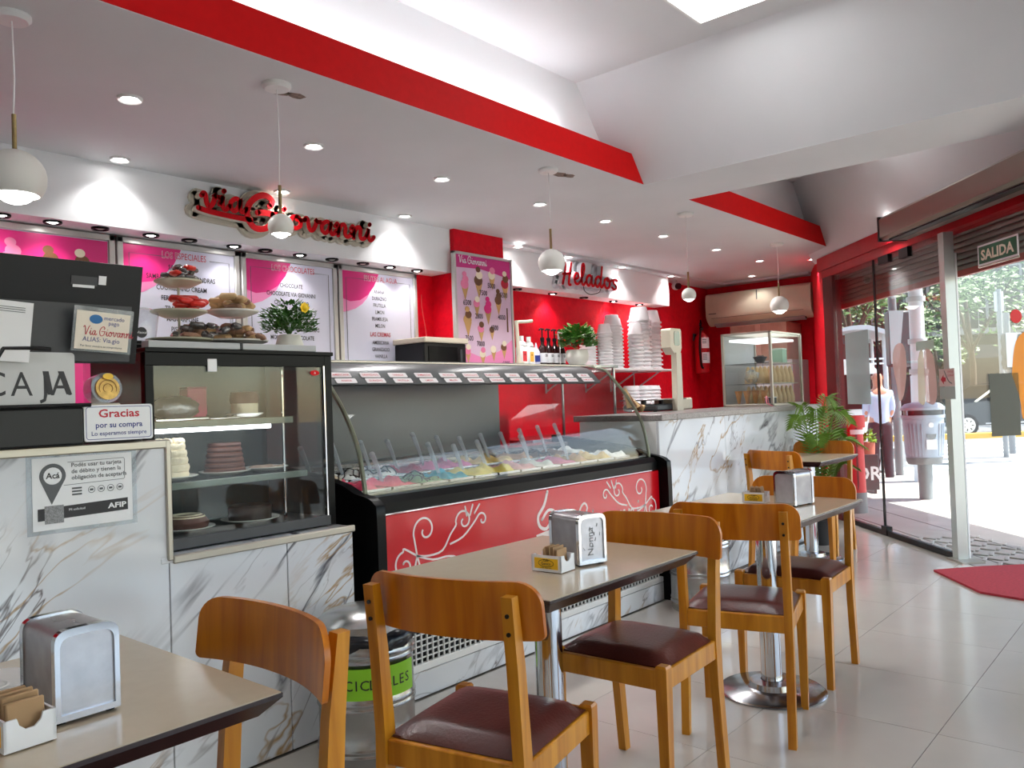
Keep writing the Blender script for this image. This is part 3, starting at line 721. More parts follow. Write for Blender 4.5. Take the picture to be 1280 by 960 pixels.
put_text(MB(), 'Gracias', .1025, .071, .034, yface(1.005, 1.158, 2.5232), bold=.02, sx=1.2).build('red_lettering', INKR, gs, world=True, ang=0)
b = MB(); put_text(b, 'por su compra', .1025, .040, .0235, yface(1.005, 1.158, 2.5232), bold=.016); put_text(b, 'Lo esperamos siempre', .1025, .017, .018, yface(1.005, 1.158, 2.5232), bold=.006); b.build('blue_lettering', INKB, gs, world=True, ang=0)
# CAJA sign on the box
cj = thing('till_sign', 'white plate sign reading CAJA standing on the till box', 'sign', (.86, 2.56, 1.262))
q = yface(.62, 1.268, 2.56)
MB().prism(rrect(.375, .155, .01), 0, .004, q).build('sign_plate', mat('plate_grey', rgb(196, 196, 196), .4), cj, world=True, ang=0)
b = MB()
for ch, u in (('C', .165), ('A', .232), ('J', .288), ('A', .336)): put_text(b, ch, u, .03, .098, yface(.62, 1.268, 2.5555), sx=.86)
for u in (.299, .350): b.prism([(u, .032), (u + .016, .032), (u + .004 if u < .32 else u - .006, .1), (u - .012 if u < .32 else u - .022, .1)], .0045, .005, q)
b.build('lettering', INK, cj, world=True, ang=0)
# wire stand in front of the sign
MB().tube([(.60, 2.535, 1.36), (.70, 2.52, 1.30), (.712, 2.515, 1.268), (.79, 2.512, 1.266), (1.02, 2.512, 1.267)], .006, 8).build('wire_stand', BLACK, cj, world=True)
MB().tube([(.705, 2.52, 1.285), (.76, 2.525, 1.36), (.80, 2.53, 1.43), (.86, 2.53, 1.432), (.92, 2.53, 1.43)], .006, 8).build('wire_stand', BLACK, cj, world=True)
# monitor seen from behind, tilted
mo = thing('till_monitor', 'large black till monitor seen from behind above the counter', 'monitor', (.85, 2.62, 1.40))
def tilt(p):   # lean of the monitor back
    return p
MB().prism([(2.60, 1.395), (2.635, 1.40), (2.555, 1.70), (2.53, 1.695)], .42, 1.195, lambda u, v, w: (w, u, v)).build('screen_housing', BLACK, mo, world=True, ang=0)
MB().prism([(2.575, 1.40), (2.61, 1.40), (2.575, 1.57), (2.548, 1.57)], .45, 1.165, lambda u, v, w: (w, u, v)).build('recessed_back', DGREY, mo, world=True, ang=0)
MB().cyl((.86, 2.66, 1.30), (.86, 2.60, 1.47), .03, n=14).build('stand_arm', BLACK, mo, world=True)
MB().cbox(.74, .98, 2.58, 2.78, 1.262, 1.30, .01).build('stand_base', BLACK, mo, world=True)
tm = lambda x0, z0: (lambda u, v, w: (x0 + u, 2.60 - (z0 + v - 1.395) * .233 - .003 - w, z0 + v))
MB().prism(rect(.075, .026), 0, .0008, tm(.985, 1.625)).build('rating_label', DGREY, mo, world=True, ang=0)
MB().prism(rect(.022, .026), .0008, .0016, tm(1.063, 1.63)).build('white_label', PAPER, mo, world=True, ang=0)
MB().prism(rect(.062, .008), .0008, .0016, tm(.99, 1.618)).build('barcode_label', PAPER, mo, world=True, ang=0)
# payment card hanging on the monitor
pc = thing('payment_card', 'laminated payment card hanging on the till monitor', 'card', (1.08, 2.53, 1.43))
sk = lambda x0, z0, w0: (lambda u, v, w: (x0 + u + .03 * v, 2.535 - w0 - w - (z0 + v - 1.43) * .2, z0 + v - .06 * u))
MB().prism([(-.008, -.006), (.165, -.006), (.165, .125), (-.008, .125)], 0, .0006, sk(.985, 1.435, 0)).build('plastic_sleeve', CLEARP, pc, world=True, ang=0)
MB().prism(rect(.155, .112), .0006, .0012, sk(.985, 1.435, 0)).build('card_sheet', mat('card_cream', rgb(236, 226, 210), .5), pc, world=True, ang=0)
MB().prism(ngon(.055, .09, .019, 20, .7), 0, .0004, sk(.985, 1.435, .0016)).build('blue_mark', mat('mark_blue', rgb(40, 110, 170), .5), pc, world=True, ang=0)
b = MB(); put_text(b, 'mercado', .108, .090, .017, sk(.985, 1.435, .002)); put_text(b, 'pago', .108, .076, .017, sk(.985, 1.435, .002)); put_text(b, 'ALIAS: Via.gio', .075, .024, .019, sk(.985, 1.435, .002)); b.build('blue_lettering', INKB, pc, world=True, ang=0)
b = MB(); curve_print(b, 'Via Giovanni', .022, .043, .0135, .0018, sk(.985, 1.435, .0016)); b.build('red_lettering', INKR, pc, world=True, ang=0)
b = MB(); put_text(b, 'Por favor muestre su comprobante', .077, .008, .0085, sk(.985, 1.435, .002)); b.build('black_lettering', INK, pc, world=True, ang=0)
qr = thing('payment_sheet', 'white payment sheet at the left edge of the till monitor', 'sheet', (.80, 2.52, 1.36))
MB().prism(rect(.15, .165), 0, .0012, sk(.715, 1.40, .004)).build('sheet', PAPER, qr, world=True, ang=0)
b = MB()
for i in range(3): b.prism([(.03, .148 - i * .006), (.13, .148 - i * .006), (.13, .1495 - i * .006), (.03, .1495 - i * .006)], 0, .0004, sk(.715, 1.40, .006))
b.build('print_lines', INKG, qr, world=True, ang=0)
# round gold lidded tub
gt = thing('gold_lidded_tub', 'small clear tub with a gold patterned lid beside the till box', 'tub', (1.105, 2.62, 1.19))
MB().cyl((1.105, 2.66, 1.315), (1.105, 2.60, 1.32), .047, n=24).build('clear_rim', CLEARP, gt, world=True)
MB().cyl((1.105, 2.60, 1.318), (1.105, 2.592, 1.319), .036, n=24).build('gold_disc', mat('gold_foil', rgb(206, 164, 90), .3, metal=.6, var=.3, vscale=60), gt, world=True)
b = MB()
for r in (.026, .014): b.stroke([(1.105 + r * math.cos(a), 1.318 + r * math.sin(a)) for a in [k * .4488 for k in range(15)]], .002, 0, .001, lambda u, v, w: (u, 2.5915 - w, v), 2)
b.build('ring_pattern', mat('gold_dark', rgb(130, 90, 40), .4, metal=.4), gt, world=True, ang=0)
MB().prism(ngon(1.105, 1.355, .016, 14, .6), 0, .002, lambda u, v, w: (u, 2.590 - w, v)).build('yellow_label', YELLOW, gt, world=True, ang=0)
MB().cbox(1.06, 1.15, 2.60, 2.70, 1.192, 1.272, .006).build('box_under', CREAM, gt, world=True)

# ================================================================== glass pastry case
pcse = thing('pastry_case', 'black framed glass pastry case on the marble ledge', 'display case', (1.64, 2.9, .77))
X0, X1, Y0, Y1, Z0, Z1 = 1.255, 2.005, 2.665, 3.16, .772, 1.455
slab('base_tray', X0, X1, Y0, Y1, Z0, .80, DGREY, pcse)
slab('front_sill', 1.30, X1 - .03, Y0 - .012, Y0 + .02, .775, .812, DGREY, pcse)
slab('roof_panel', X0, X1 + .01, Y0 - .005, Y1, 1.44, Z1, BLACKG, pcse)
slab('front_band', X0, X1, Y0 - .003, Y0 + .02, 1.395, 1.44, BLACKG, pcse)
slab('top_rail', X0 + .01, 1.93, Y0 - .01, Y0 + .04, Z1, 1.478, LGREY, pcse)
slab('rail_joint', 1.60, 1.612, Y0 - .012, Y0 + .03, Z1, 1.479, BLACK, pcse)
slab('corner_post', X1 - .035, X1, Y0 - .004, Y0 + .03, Z0, 1.44, BLACKG, pcse)
slab('corner_post', X0, X0 + .03, Y0, Y0 + .03, Z0, 1.44, BLACKG, pcse)
slab('corner_post', X1 - .03, X1, Y1 - .03, Y1, Z0, 1.44, BLACKG, pcse)
slab('post_trim', X1 - .042, X1 - .035, Y0 - .006, Y0 + .01, Z0, 1.40, CHROME, pcse, .001)
slab('front_pane', X0 + .03, X1 - .042, Y0 + .002, Y0 + .008, .80, 1.40, GLASS2, pcse, .0005)
slab('side_pane', X0 + .004, X0 + .009, Y0 + .03, Y1, .80, 1.44, GLASS2, pcse, .0005)
slab('side_pane', X1 - .01, X1 - .005, Y0 + .03, Y1 - .03, .80, 1.44, GLASS2, pcse, .0005)
slab('back_door', X0 + .02, X1 - .02, Y1 - .03, Y1 - .024, .80, 1.44, mat('back_mirror', rgb(44, 52, 54), .25, spec=.4), pcse, .0005)
def cshelf(z, x0, x1):
    slab('glass_shelf', x0, x1, Y0 + .10, Y1 - .05, z - .008, z, GLASS2, pcse, .001)
    slab('shelf_edge', x0, x1, Y0 + .085, Y0 + .10, z - .024, z, mat('shelf_edge', rgb(176, 186, 176), .4) if 'shelf_edge' not in MATS else MATS['shelf_edge'], pcse)
    slab('price_rail', x0, x1, Y0 + .082, Y0 + .085, z - .026, z + .004, GLASS2, pcse, .0005)
cshelf(1.205, 1.29, 1.88); cshelf(.99, 1.36, 1.94)
slab('shelf_lamp', 1.29, 1.79, Y0 + .10, Y0 + .115, 1.165, 1.180, LEDS, pcse)
slab('shelf_upright', 1.855, 1.862, Y0 + .12, Y0 + .13, .80, 1.40, CHROME, pcse, .001)
MB().prism(ngon(0, 0, .021, 20, .5), 0, .002, yface(1.925, 1.372, Y0 - .001)).build('red_oval_badge', RED_SIGN, pcse, world=True, ang=0)
put_text(MB(), 'A', 0, -.004, .012, yface(1.925, 1.372, Y0 - .0036)).build('badge_letter', PAPER, pcse, world=True, ang=0)
slab('paper_tag', 1.475, 1.51, Y0 - .006, Y0 - .004, 1.375, 1.42, PAPER, pcse, .0005)
# pastries
CAKE_C = mat('whipped_cream', rgb(240, 226, 196), .6, bump=.5, bscale=50, var=.12); CHOC = mat('chocolate_cake', rgb(96, 56, 46), .5, var=.2, bump=.2, bscale=30)
CHOCD = mat('dark_chocolate', rgb(52, 34, 28), .4); PLATE = mat('white_china', rgb(228, 226, 220), .25); FOIL = mat('foil', rgb(150, 150, 152), .3, metal=.8, bump=.6, bscale=30, var=.3)
def plate(par, c, r): return MB().lathe([(0, .004), (r * .62, .004), (r, .016), (r, .019), (r * .6, .009), (0, .009)], c, 24).build('plate', PLATE, par, world=True)
c = (1.42, 2.84, .992); t = thing('cream_cake', 'tall cream cake on a plate under the lit shelf of the pastry case', 'cake', c); plate(t, c, .095)
k = MB()
for z, r in ((.01, .062), (.035, .064), (.06, .06), (.085, .057), (.11, .052)): k.lathe([(0, 0), (r, 0), (r * 1.05, .012), (r, .024), (0, .026)], (c[0], c[1], c[2] + z), 18)
for i in range(9): k.sphere((c[0] + .04 * math.cos(i * .7), c[1] + .04 * math.sin(i * .7), c[2] + .14), .014, 8, 6)
k.build('cream_layers', CAKE_C, t, world=True)
c = (1.645, 2.86, .992); t = thing('chocolate_layer_cake', 'glossy chocolate layer cake on a white plate in the pastry case', 'cake', c); plate(t, c, .095)
for i in range(6): MB().lathe([(0, 0), (.074 - i * .003, 0), (.077 - i * .003, .008), (.074 - i * .003, .0155), (0, .0155)], (c[0], c[1], c[2] + .01 + i * .0195), 28).build('cake_layer', CHOC, t, world=True)
for i in range(5): MB().lathe([(.071 - i * .003, 0), (.072 - i * .003, .004)], (c[0], c[1], c[2] + .0255 + i * .0195), 28).build('filling', mat('cake_filling', rgb(150, 100, 84), .5) if 'cake_filling' not in MATS else MATS['cake_filling'], t, world=True)
c = (1.83, 2.87, .992); t = thing('biscuit_plate', 'flat plate of speckled biscuits at the right of the lower case shelf', 'plate', c); plate(t, c, .085)
for i in range(7):
    a = i * .9; MB().lathe([(0, 0), (.022, 0), (.024, .006), (.018, .011), (0, .012)], (c[0] + (.045 if i else 0) * math.cos(a), c[1] + (.045 if i else 0) * math.sin(a), c[2] + .011), 12).build('biscuit', mat('biscuit_speckle', rgb(190, 160, 140), .7, var=.6, vscale=120) if 'biscuit_speckle' not in MATS else MATS['biscuit_speckle'], t, world=True)
c = (1.45, 2.85, 1.206); t = thing('foil_wrapped_loaf', 'foil wrapped loaf on the upper shelf of the pastry case', 'loaf', c)
MB().sphere((c[0], c[1], c[2] + .045), .045, 16, 10, 1, .004).xf(Matrix.Translation(c) @ Matrix.Diagonal((2.0, 1.1, 1, 1)) @ Matrix.Translation([-a for a in c])).build('foil_wrap', FOIL, t, world=True)
MB().cbox(c[0] - .10, c[0] + .10, c[1] - .06, c[1] + .06, c[2], c[2] + .012, .004).build('tray', STEEL, t, world=True)
c = (1.58, 2.95, 1.206); t = thing('pink_carton', 'pink carton behind the foil loaf on the upper case shelf', 'carton', c); MB().cbox(c[0] - .03, c[0] + .05, c[1], c[1] + .06, c[2], c[2] + .12, .003).build('carton_body', mat('carton_pink', rgb(190, 60, 100), .5), t, world=True)
MB().cbox(c[0] - .03, c[0] + .05, c[1], c[1] + .06, c[2] + .12, c[2] + .126, .001).build('carton_flap', mat('carton_flap', rgb(160, 50, 86), .5), t, world=True)
c = (1.735, 2.86, 1.206); t = thing('brown_topped_cake', 'cream cake with a brown top on the upper case shelf', 'cake', c); plate(t, c, .07)
MB().lathe([(0, .01), (.05, .01), (.052, .06), (.048, .075), (0, .08)], c, 20).build('cake_body', CAKE_C, t, world=True)
MB().lathe([(.05, .05), (.056, .07), (.05, .10), (0, .105)], c, 20).build('brown_topping', CHOC, t, world=True)
c = (1.62, 2.83, 1.206); t = thing('steel_tray', 'flat stainless tray at the front of the upper case shelf', 'tray', c)
MB().cbox(c[0] - .06, c[0] + .06, c[1] - .03, c[1] + .03, c[2], c[2] + .008, .003).build('tray_plate', STEEL, t, world=True)
for s in (-1, 1): MB().tube([(c[0] + s * .05, c[1] - .02, c[2] + .008), (c[0] + s * .06, c[1], c[2] + .018), (c[0] + s * .05, c[1] + .02, c[2] + .008)], .002, 6).build('tray_handle', STEEL, t, world=True)
c = (1.74, 2.85, .803); t = thing('dark_cake', 'round dark cake on the floor of the pastry case', 'cake', c); plate(t, c, .11)
MB().lathe([(0, .01), (.08, .01), (.082, .06), (.076, .068), (0, .07)], c, 26).build('cake_body', CHOCD, t, world=True)
c = (1.48, 2.85, .803); t = thing('iced_ring_cake', 'brown ring cake on the floor of the pastry case beside the sill', 'cake', c); plate(t, c, .1)
MB().lathe([(.028, .01), (.05, .006), (.075, .015), (.08, .035), (.06, .06), (.035, .055), (.028, .035), (.028, .01)], c, 26).build('cake_body', CHOC, t, world=True)
MB().lathe([(.036, .052), (.05, .063), (.064, .056), (.07, .046)], c, 26).build('icing', CAKE_C, t, world=True)
# things on the pastry case
def candy(par, c, n, r, cols, s=.018):
    for i in range(n):
        a = random.uniform(0, 6.28); d = r * math.sqrt(random.random()); m = random.choice(cols)
        k = MB().cbox(-s, s, -s * .6, s * .6, 0, s * .7, s * .25)
        k.xf(Matrix.Translation((c[0] + d * math.cos(a), c[1] + d * math.sin(a), c[2] + .004 + .013 * (i % 4))) @ Matrix.Rotation(random.uniform(0, 3), 4, 'Z') @ Matrix.Rotation(random.uniform(-.5, .5), 4, 'X'))
        k.build('wrapped_sweet', m, par, world=True)
SWR = mat('red_wrapper', rgb(206, 40, 30), .3, bump=.4, bscale=40); SWG = mat('silver_wrapper', rgb(120, 116, 116), .25, metal=.7, bump=.4, bscale=40); SWB = mat('brown_wrapper', rgb(150, 110, 84), .4, bump=.3, var=.4); SWT = mat('biscuit_tan', rgb(196, 160, 112), .6, var=.25)
STN = mat('stand_ceramic', rgb(196, 192, 170), .3)
def dish(par, c, r, m=STN): return MB().lathe([(0, -.016), (r * .5, -.016), (r, .004), (r * 1.02, .010), (r * .96, .010), (r * .5, -.006), (0, -.006)], c, 26).build('dish', m, par, world=True)
t = thing('tiered_sweet_stand', 'three tier cream dish stand with red and silver wrapped sweets', 'cake stand', (1.49, 2.88, 1.479))
MB().cyl((1.49, 2.88, 1.48), (1.49, 2.88, 1.73), .005, n=8).build('rod', STN, t, world=True)
for z, r in ((1.496, .115), (1.600, .098), (1.712, .082)): dish(t, (1.49, 2.88, z), r)
candy(t, (1.49, 2.87, 1.716), 14, .055, [SWG, SWG, SWR], .024); candy(t, (1.515, 2.86, 1.604), 12, .045, [SWR], .030); candy(t, (1.53, 2.85, 1.50), 16, .08, [SWG, SWB], .028)
t = thing('biscuit_stand', 'two tier plate stand piled with wrapped biscuits', 'cake stand', (1.70, 2.87, 1.479))
MB().cyl((1.70, 2.87, 1.48), (1.70, 2.87, 1.62), .004, n=8).build('rod', CLEARP, t, world=True)
dish(t, (1.70, 2.87, 1.496), .13, PLATE); dish(t, (1.70, 2.87, 1.612), .098, PLATE)
candy(t, (1.70, 2.87, 1.616), 22, .07, [SWT, SWT, SWB], .032); candy(t, (1.72, 2.86, 1.50), 24, .10, [SWB, SWT, SWG], .032)
t = thing('clear_biscuit_tub', 'clear plastic tub with a black round logo behind the till monitor', 'tub', (1.34, 2.90, 1.479))
MB().lathe([(0, .004), (.062, .004), (.075, .11), (.072, .12), (.05, .132), (0, .134)], (1.34, 2.90, 1.479), 24).build('tub_body', CLEARP, t, world=True)
MB().prism(ngon(0, 0, .019, 20), 0, .001, yface(1.325, 1.52, 2.828)).build('round_logo', INK, t, world=True, ang=0)
put_text(MB(), 'Vauxal', 0, -.004, .013, yface(1.325, 1.52, 2.8262)).build('logo_lettering', PAPER, t, world=True, ang=0)
t = thing('dark_tray', 'flat black tray under the clear tub on the pastry case', 'tray', (1.36, 2.88, 1.479)); MB().cbox(1.25, 1.44, 2.80, 2.99, 1.470, 1.483, .004).build('tray_base', BLACK, t, world=True)
MB().cbox(1.25, 1.44, 2.80, 2.81, 1.483, 1.489, .002).build('tray_lip', BLACK, t, world=True)

def leafy(name, par, c, n, rad, hgt, ls, m, flat=.5, seed=1):
    """cluster of small bent leaves on thin stems"""
    rnd = random.Random(seed); k = MB()
    for i in range(n):
        a = rnd.uniform(0, 6.283); e = rnd.uniform(.15, 1.0); d = rad * rnd.uniform(.25, 1)
        p = Vector((c[0] + d * math.cos(a), c[1] + d * math.sin(a), c[2] + hgt * e * (1.15 - .5 * d / rad)))
        dr = Vector((math.cos(a + rnd.uniform(-.8, .8)), math.sin(a + rnd.uniform(-.8, .8)), rnd.uniform(-.2, 1.0))).normalized()
        sd = dr.cross(Vector((rnd.uniform(-.3, .3), rnd.uniform(-.3, .3), 1))).normalized(); nn = sd.cross(dr)
        l = ls * rnd.uniform(.7, 1.3); w = l * flat * .5
        k.add([p, p + dr * l * .5 + sd * w - nn * l * .06, p + dr * l, p + dr * l * .5 - sd * w - nn * l * .06, p + dr * l * .5 + nn * l * .05], [(0, 1, 4), (1, 2, 4), (2, 3, 4), (3, 0, 4)])
    return k.build(name, m, par, world=True, ang=60)
def stems(par, c, n, rad, hgt, m, seed=2):
    rnd = random.Random(seed); k = MB()
    for i in range(n):
        a = rnd.uniform(0, 6.283); d = rad * rnd.uniform(.4, 1)
        k.tube([c, (c[0] + d * .4 * math.cos(a), c[1] + d * .4 * math.sin(a), c[2] + hgt * .6), (c[0] + d * math.cos(a), c[1] + d * math.sin(a), c[2] + hgt * rnd.uniform(.6, 1))], .0015, 4)
    return k.build('stems', m, par, world=True)
t = thing('flower_pot', 'white pot of small leaved greenery with one yellow flower', 'potted plant', (1.955, 2.87, 1.479))
MB().lathe([(0, 0), (.058, 0), (.056, .02), (.046, .056), (.043, .06), (.038, .056), (.0, .05)], (1.955, 2.87, 1.479), 28).build('pot', mat('pot_white', rgb(226, 224, 214), .4), t, world=True)
fo = leafy('foliage', t, (1.955, 2.87, 1.535), 800, .105, .14, .026, GREEN, .5, 3); fo['kind'] = 'stuff'
stems(t, (1.955, 2.87, 1.53), 26, .1, .12, GREEN)
k = MB()
for i in range(8):
    a = i * .785; k.prism([(.0, .0), (.016, .009), (.023, .0), (.016, -.009)], 0, .001, lambda u, v, w, a=a: (1.965 + u * math.cos(a) - v * math.sin(a), 2.775 - w - u * .2, 1.642 + u * math.sin(a) + v * math.cos(a)))
k.sphere((1.965, 2.776, 1.642), .014, 10, 6)
k.build('yellow_flower', mat('petal_yellow', rgb(244, 206, 20), .5), t, world=True)

# ================================================================== ice cream freezer
fz = thing('ice_cream_freezer', 'curved glass ice cream freezer with a red swirl front', 'freezer', (3.25, 3.0, 0))
FX0, FX1 = 2.14, 4.36
slab('plinth', FX0 - .05, FX1 + .03, FY, FY + .03, 0, .105, MARBLE, fz)
slab('body', FX0, FX1, FY + .05, 3.40, .02, .80, DGREY, fz)
slab('grille_back', FX0, FX1, FY + .03, FY + .05, .10, .40, BLACK, fz)
slab('grille_rail', FX0, FX1, FY - .002, FY + .02, .108, .140, WHITE, fz, .003)
slab('grille_rail', FX0, FX1, FY - .002, FY + .02, .375, .395, WHITE, fz, .003)
gv = None
for i in range(66):
    x = FX0 + .03 + i * .033
    if gv is None: gv = MB().box(-.003, .003, FY + .002 - 3.0, FY + .010 - 3.0, .14, .375).build('grille_bar', WHITE, fz, ang=0); o = gv
    else: o = gv.copy(); COL.objects.link(o); o.parent = fz
    o.location = (x - 3.25, 0, 0)
for i in range(9): MB().box(FX0, FX1, FY + .004, FY + .011, .160 + i * .0245, .165 + i * .0245).build('grille_bar', WHITE, fz, world=True, ang=0)
slab('red_front', FX0 + .045, FX1 - .005, FY, FY + .05, .395, .785, FREEZER_RED, fz, .004)
slab('front_edging', FX0 + .045, FX1, FY - .004, FY + .02, .785, .793, CHROME, fz, .002)
MB().prism([(FY + .0, .793), (FY + .0, .835), (FY + .02, .862), (FY + .09, .866), (FY + .09, .793)], FX0 + .02, FX1 - .02, lambda u, v, w: (w, u, v)).build('bumper', BLACKG, fz, world=True, ang=20)
sidep = smooth([(2.52, .0), (2.52, .40), (2.52, .79), (2.535, .845), (2.58, .868), (2.66, .882), (2.82, .93), (3.40, 1.0)], 3) + [(3.40, 0)]
for x, nm in ((FX0 - .045, 0), (FX1, 1)):
    MB().prism(sidep, x, x + .045, lambda u, v, w: (w, u, v)).build('side_panel', BLACKG, fz, world=True, ang=40)
# curved pane
gprof = smooth([(2.645, .862), (2.655, .942), (2.69, 1.08), (2.775, 1.225), (2.866, 1.332)], 4)
def sheet(prof, x0, x1, th):
    out = [(y + th * .74, z - th * .67) for y, z in prof]
    return MB().prism(prof + out[::-1], x0, x1, lambda u, v, w: (w, u, v))
sheet(gprof, FX0, FX1, .006).build('curved_pane', GLASSF, fz, world=True, ang=40)
for x in (FX0 - .004, FX1 - .008):
    MB().tube([(x + .006, y, z) for y, z in gprof + [(2.94, 1.41), (3.03, 1.438)]], .010, 8).build('glass_edge_strip', mat('edge_strip', rgb(120, 122, 104), .35, metal=.4) if 'edge_strip' not in MATS else MATS['edge_strip'], fz, world=True)
for x in (FX0 + .004, FX1 - .008):
    MB().prism(gprof + [(2.94, 1.40), (3.38, 1.42), (3.38, .9)], x, x + .004, lambda u, v, w: (w, u, v)).build('side_pane', GLASSF, fz, world=True, ang=0)
# canopy with its dark flavour board
bprof = [(2.866, 1.332), (2.92, 1.392), (2.965, 1.424), (3.03, 1.440)]
sheet(bprof, FX0, FX1 - .17, .010).build('flavour_board', mat('board_grey', rgb(72, 74, 76), .3), fz, world=True, ang=40)
sheet(bprof, FX1 - .17, FX1, .006).build('canopy_pane', GLASSF, fz, world=True, ang=40)
slab('canopy_top', FX0, FX1, 3.03, 3.45, 1.438, 1.452, mat('canopy_steel', rgb(150, 146, 142), .25, metal=.8), fz, .004)
MB().prism([(3.42, .93), (3.45, .93), (3.45, 1.438), (3.42, 1.438)], FX0, FX1 - .5, lambda u, v, w: (w, u, v)).build('back_shutter', BRUSHED, fz, world=True, ang=0)
slab('back_ledge', FX0, FX1, 3.26, 3.45, .93, .952, GRANITE, fz)
slab('well_floor', FX0, FX1, 2.66, 3.30, .80, .815, STEEL, fz)
slab('well_front', FX0, FX1, 2.665, 2.685, .815, .872, MGREY, fz)
slab('well_middle', FX0, FX1, 2.955, 2.975, .815, .90, STEEL, fz)
slab('well_back', FX0, FX1, 3.255, 3.275, .815, .935, STEEL, fz)
slab('canopy_lamp', FX0 + .1, FX1 - .1, 2.98, 3.01, 1.405, 1.415, LGREY, fz)
_bl = bpy.data.lights.new('canopy_light', 'AREA'); _bl.shape = 'RECTANGLE'; _bl.size = 2.0; _bl.size_y = .03; _bl.energy = 1.6; _bo = bpy.data.objects.new('canopy_light', _bl); COL.objects.link(_bo); _bo.parent = fz; _bo.location = (0, 0, 1.41)
# flavour labels, two rows
LBL = ['ANANA', 'DURAZNO', 'FRUTILLA', 'LIMON', 'MELON', 'AMERICANA', 'GRANIZADO', 'VAINILLA', 'SAMBAYON', 'PISTACHO', 'CHOCOLATE', 'TRAMONTANA']
for i in range(12):
    for j in range(2):
        x = FX0 + .05 + i * .166
        bm = lambda u, v, w, x=x, j=j: (x + u - .012 * j, 2.866 + .669 * (.008 + .036 * j + v * .80) - .74 * w, 1.332 + .743 * (.008 + .036 * j + v * .80) + .67 * w)
        MB().prism(rrect(.112, .036, .005, 2), .001, .003, bm).build('flavour_label', mat('label_card', rgb(226, 220, 222), .4) if 'label_card' not in MATS else MATS['label_card'], fz, world=True, ang=0)
        bm2 = lambda u, v, w, x=x, j=j: bm(u, v, w + .0045, x, j)
        put_text(MB(), LBL[(i + j * 5) % 12], .056, .010, .019, bm2, bold=.01, sx=.85).build('label_lettering', INKR, fz, world=True, ang=0)
# white scroll ornaments and lettering on the front
RW = mat('front_white', rgb(240, 226, 222), .35)
rf = yface(FX0 + .045, .395, FY - .0005)
def spiral(cx, cy, r, a0, turns, s=1, n=22): return [(cx + r * (1 - .8 * i / n) * math.cos(a0 + s * turns * 6.283 * i / n), cy + r * (1 - .8 * i / n) * math.sin(a0 + s * turns * 6.283 * i / n)) for i in range(n + 1)]
def scroll(name, flip, u0):
    k = MB(); F = (lambda p: [(u0 + (-x if flip else x), y) for x, y in p])
    for st in ([(.17, .20)] + spiral(.22, .30, .07, 3.6, 1.1, -1), [(.17, .20), (.24, .19), (.32, .20), (.37, .26)] + spiral(.46, .31, .055, 3.4, 1.15, -1), [(.37, .22), (.45, .24), (.52, .29)] + spiral(.58, .30, .035, 2.6, .9, -1),
               [(.17, .20), (.10, .24)] + spiral(.10, .17, .06, 1.7, 1.1, 1), [(.17, .20), (.26, .17), (.34, .17)] + spiral(.38, .12, .045, 1.6, 1.0, -1), [(.17, .20), (.14, .10), (.12, .0)], [(.17, .20), (.20, .10), (.22, .0)],
               [(.50, .33), (.52, .375)], [(.53, .335), (.565, .372)], [(.48, .33), (.47, .372)]):
        k.stroke(F(st), .0085, 0, .0012, rf, 3)
    return k.build(name, RW, fz, world=True, ang=0)
scroll('scroll_ornament', False, .0); scroll('scroll_ornament', True, FX1 - FX0 - .05)
k = MB(); U = 1.02
k.stroke([(U + .05, .395 - .02), (U + .02, .31), (U - .03, .26), (U - .02, .21), (U + .03, .19), (U + .07, .22)], .017, 0, .0012, rf, 4)
k.stroke([(U + .0, .24), (U + .05, .28), (U + .10, .27), (U + .10, .23), (U + .06, .17), (U + .05, .14)], .015, 0, .0012, rf, 4)
k.prism([(U - .05, .17), (U + .09, .185), (U + .07, .05), (U + .0, .05)], 0, .0012, rf)
k.build('cone_logo', RW, fz, world=True, ang=0)
k = MB(); curve_print(k, 'ia Giovanni', U + .12, .11, .085, .012, rf, 1.0); k.build('cursive_lettering', RW, fz, world=True, ang=0)
# ice cream tubs
GC = {'pink': rgb(230, 70, 104), 'pale': rgb(240, 180, 186), 'green': rgb(120, 160, 120), 'blue': rgb(30, 170, 196), 'yellow': rgb(240, 216, 104), 'white': rgb(236, 234, 230), 'cookie': rgb(214, 196, 168), 'berry': rgb(160, 10, 60), 'rose': rgb(222, 120, 166), 'cream': rgb(238, 204, 134), 'tan': rgb(196, 150, 110), 'brown': rgb(104, 66, 46)}
for n_, c_ in GC.items(): mat('gelato_' + n_, c_, .5, bump=.35, bscale=45, var=.12, vscale=30)
DRIZ = mat('chocolate_drizzle', rgb(44, 30, 30), .35)
front = ['pink', 'pink', 'green', 'blue', 'yellow', 'yellow', 'pale', 'white', 'rose', 'tan', 'cream', 'white']
back = ['cookie', 'white', 'white', 'berry', 'rose', 'rose', 'cream', 'cream', 'tan', 'brown', 'brown', 'white']
TW = .172
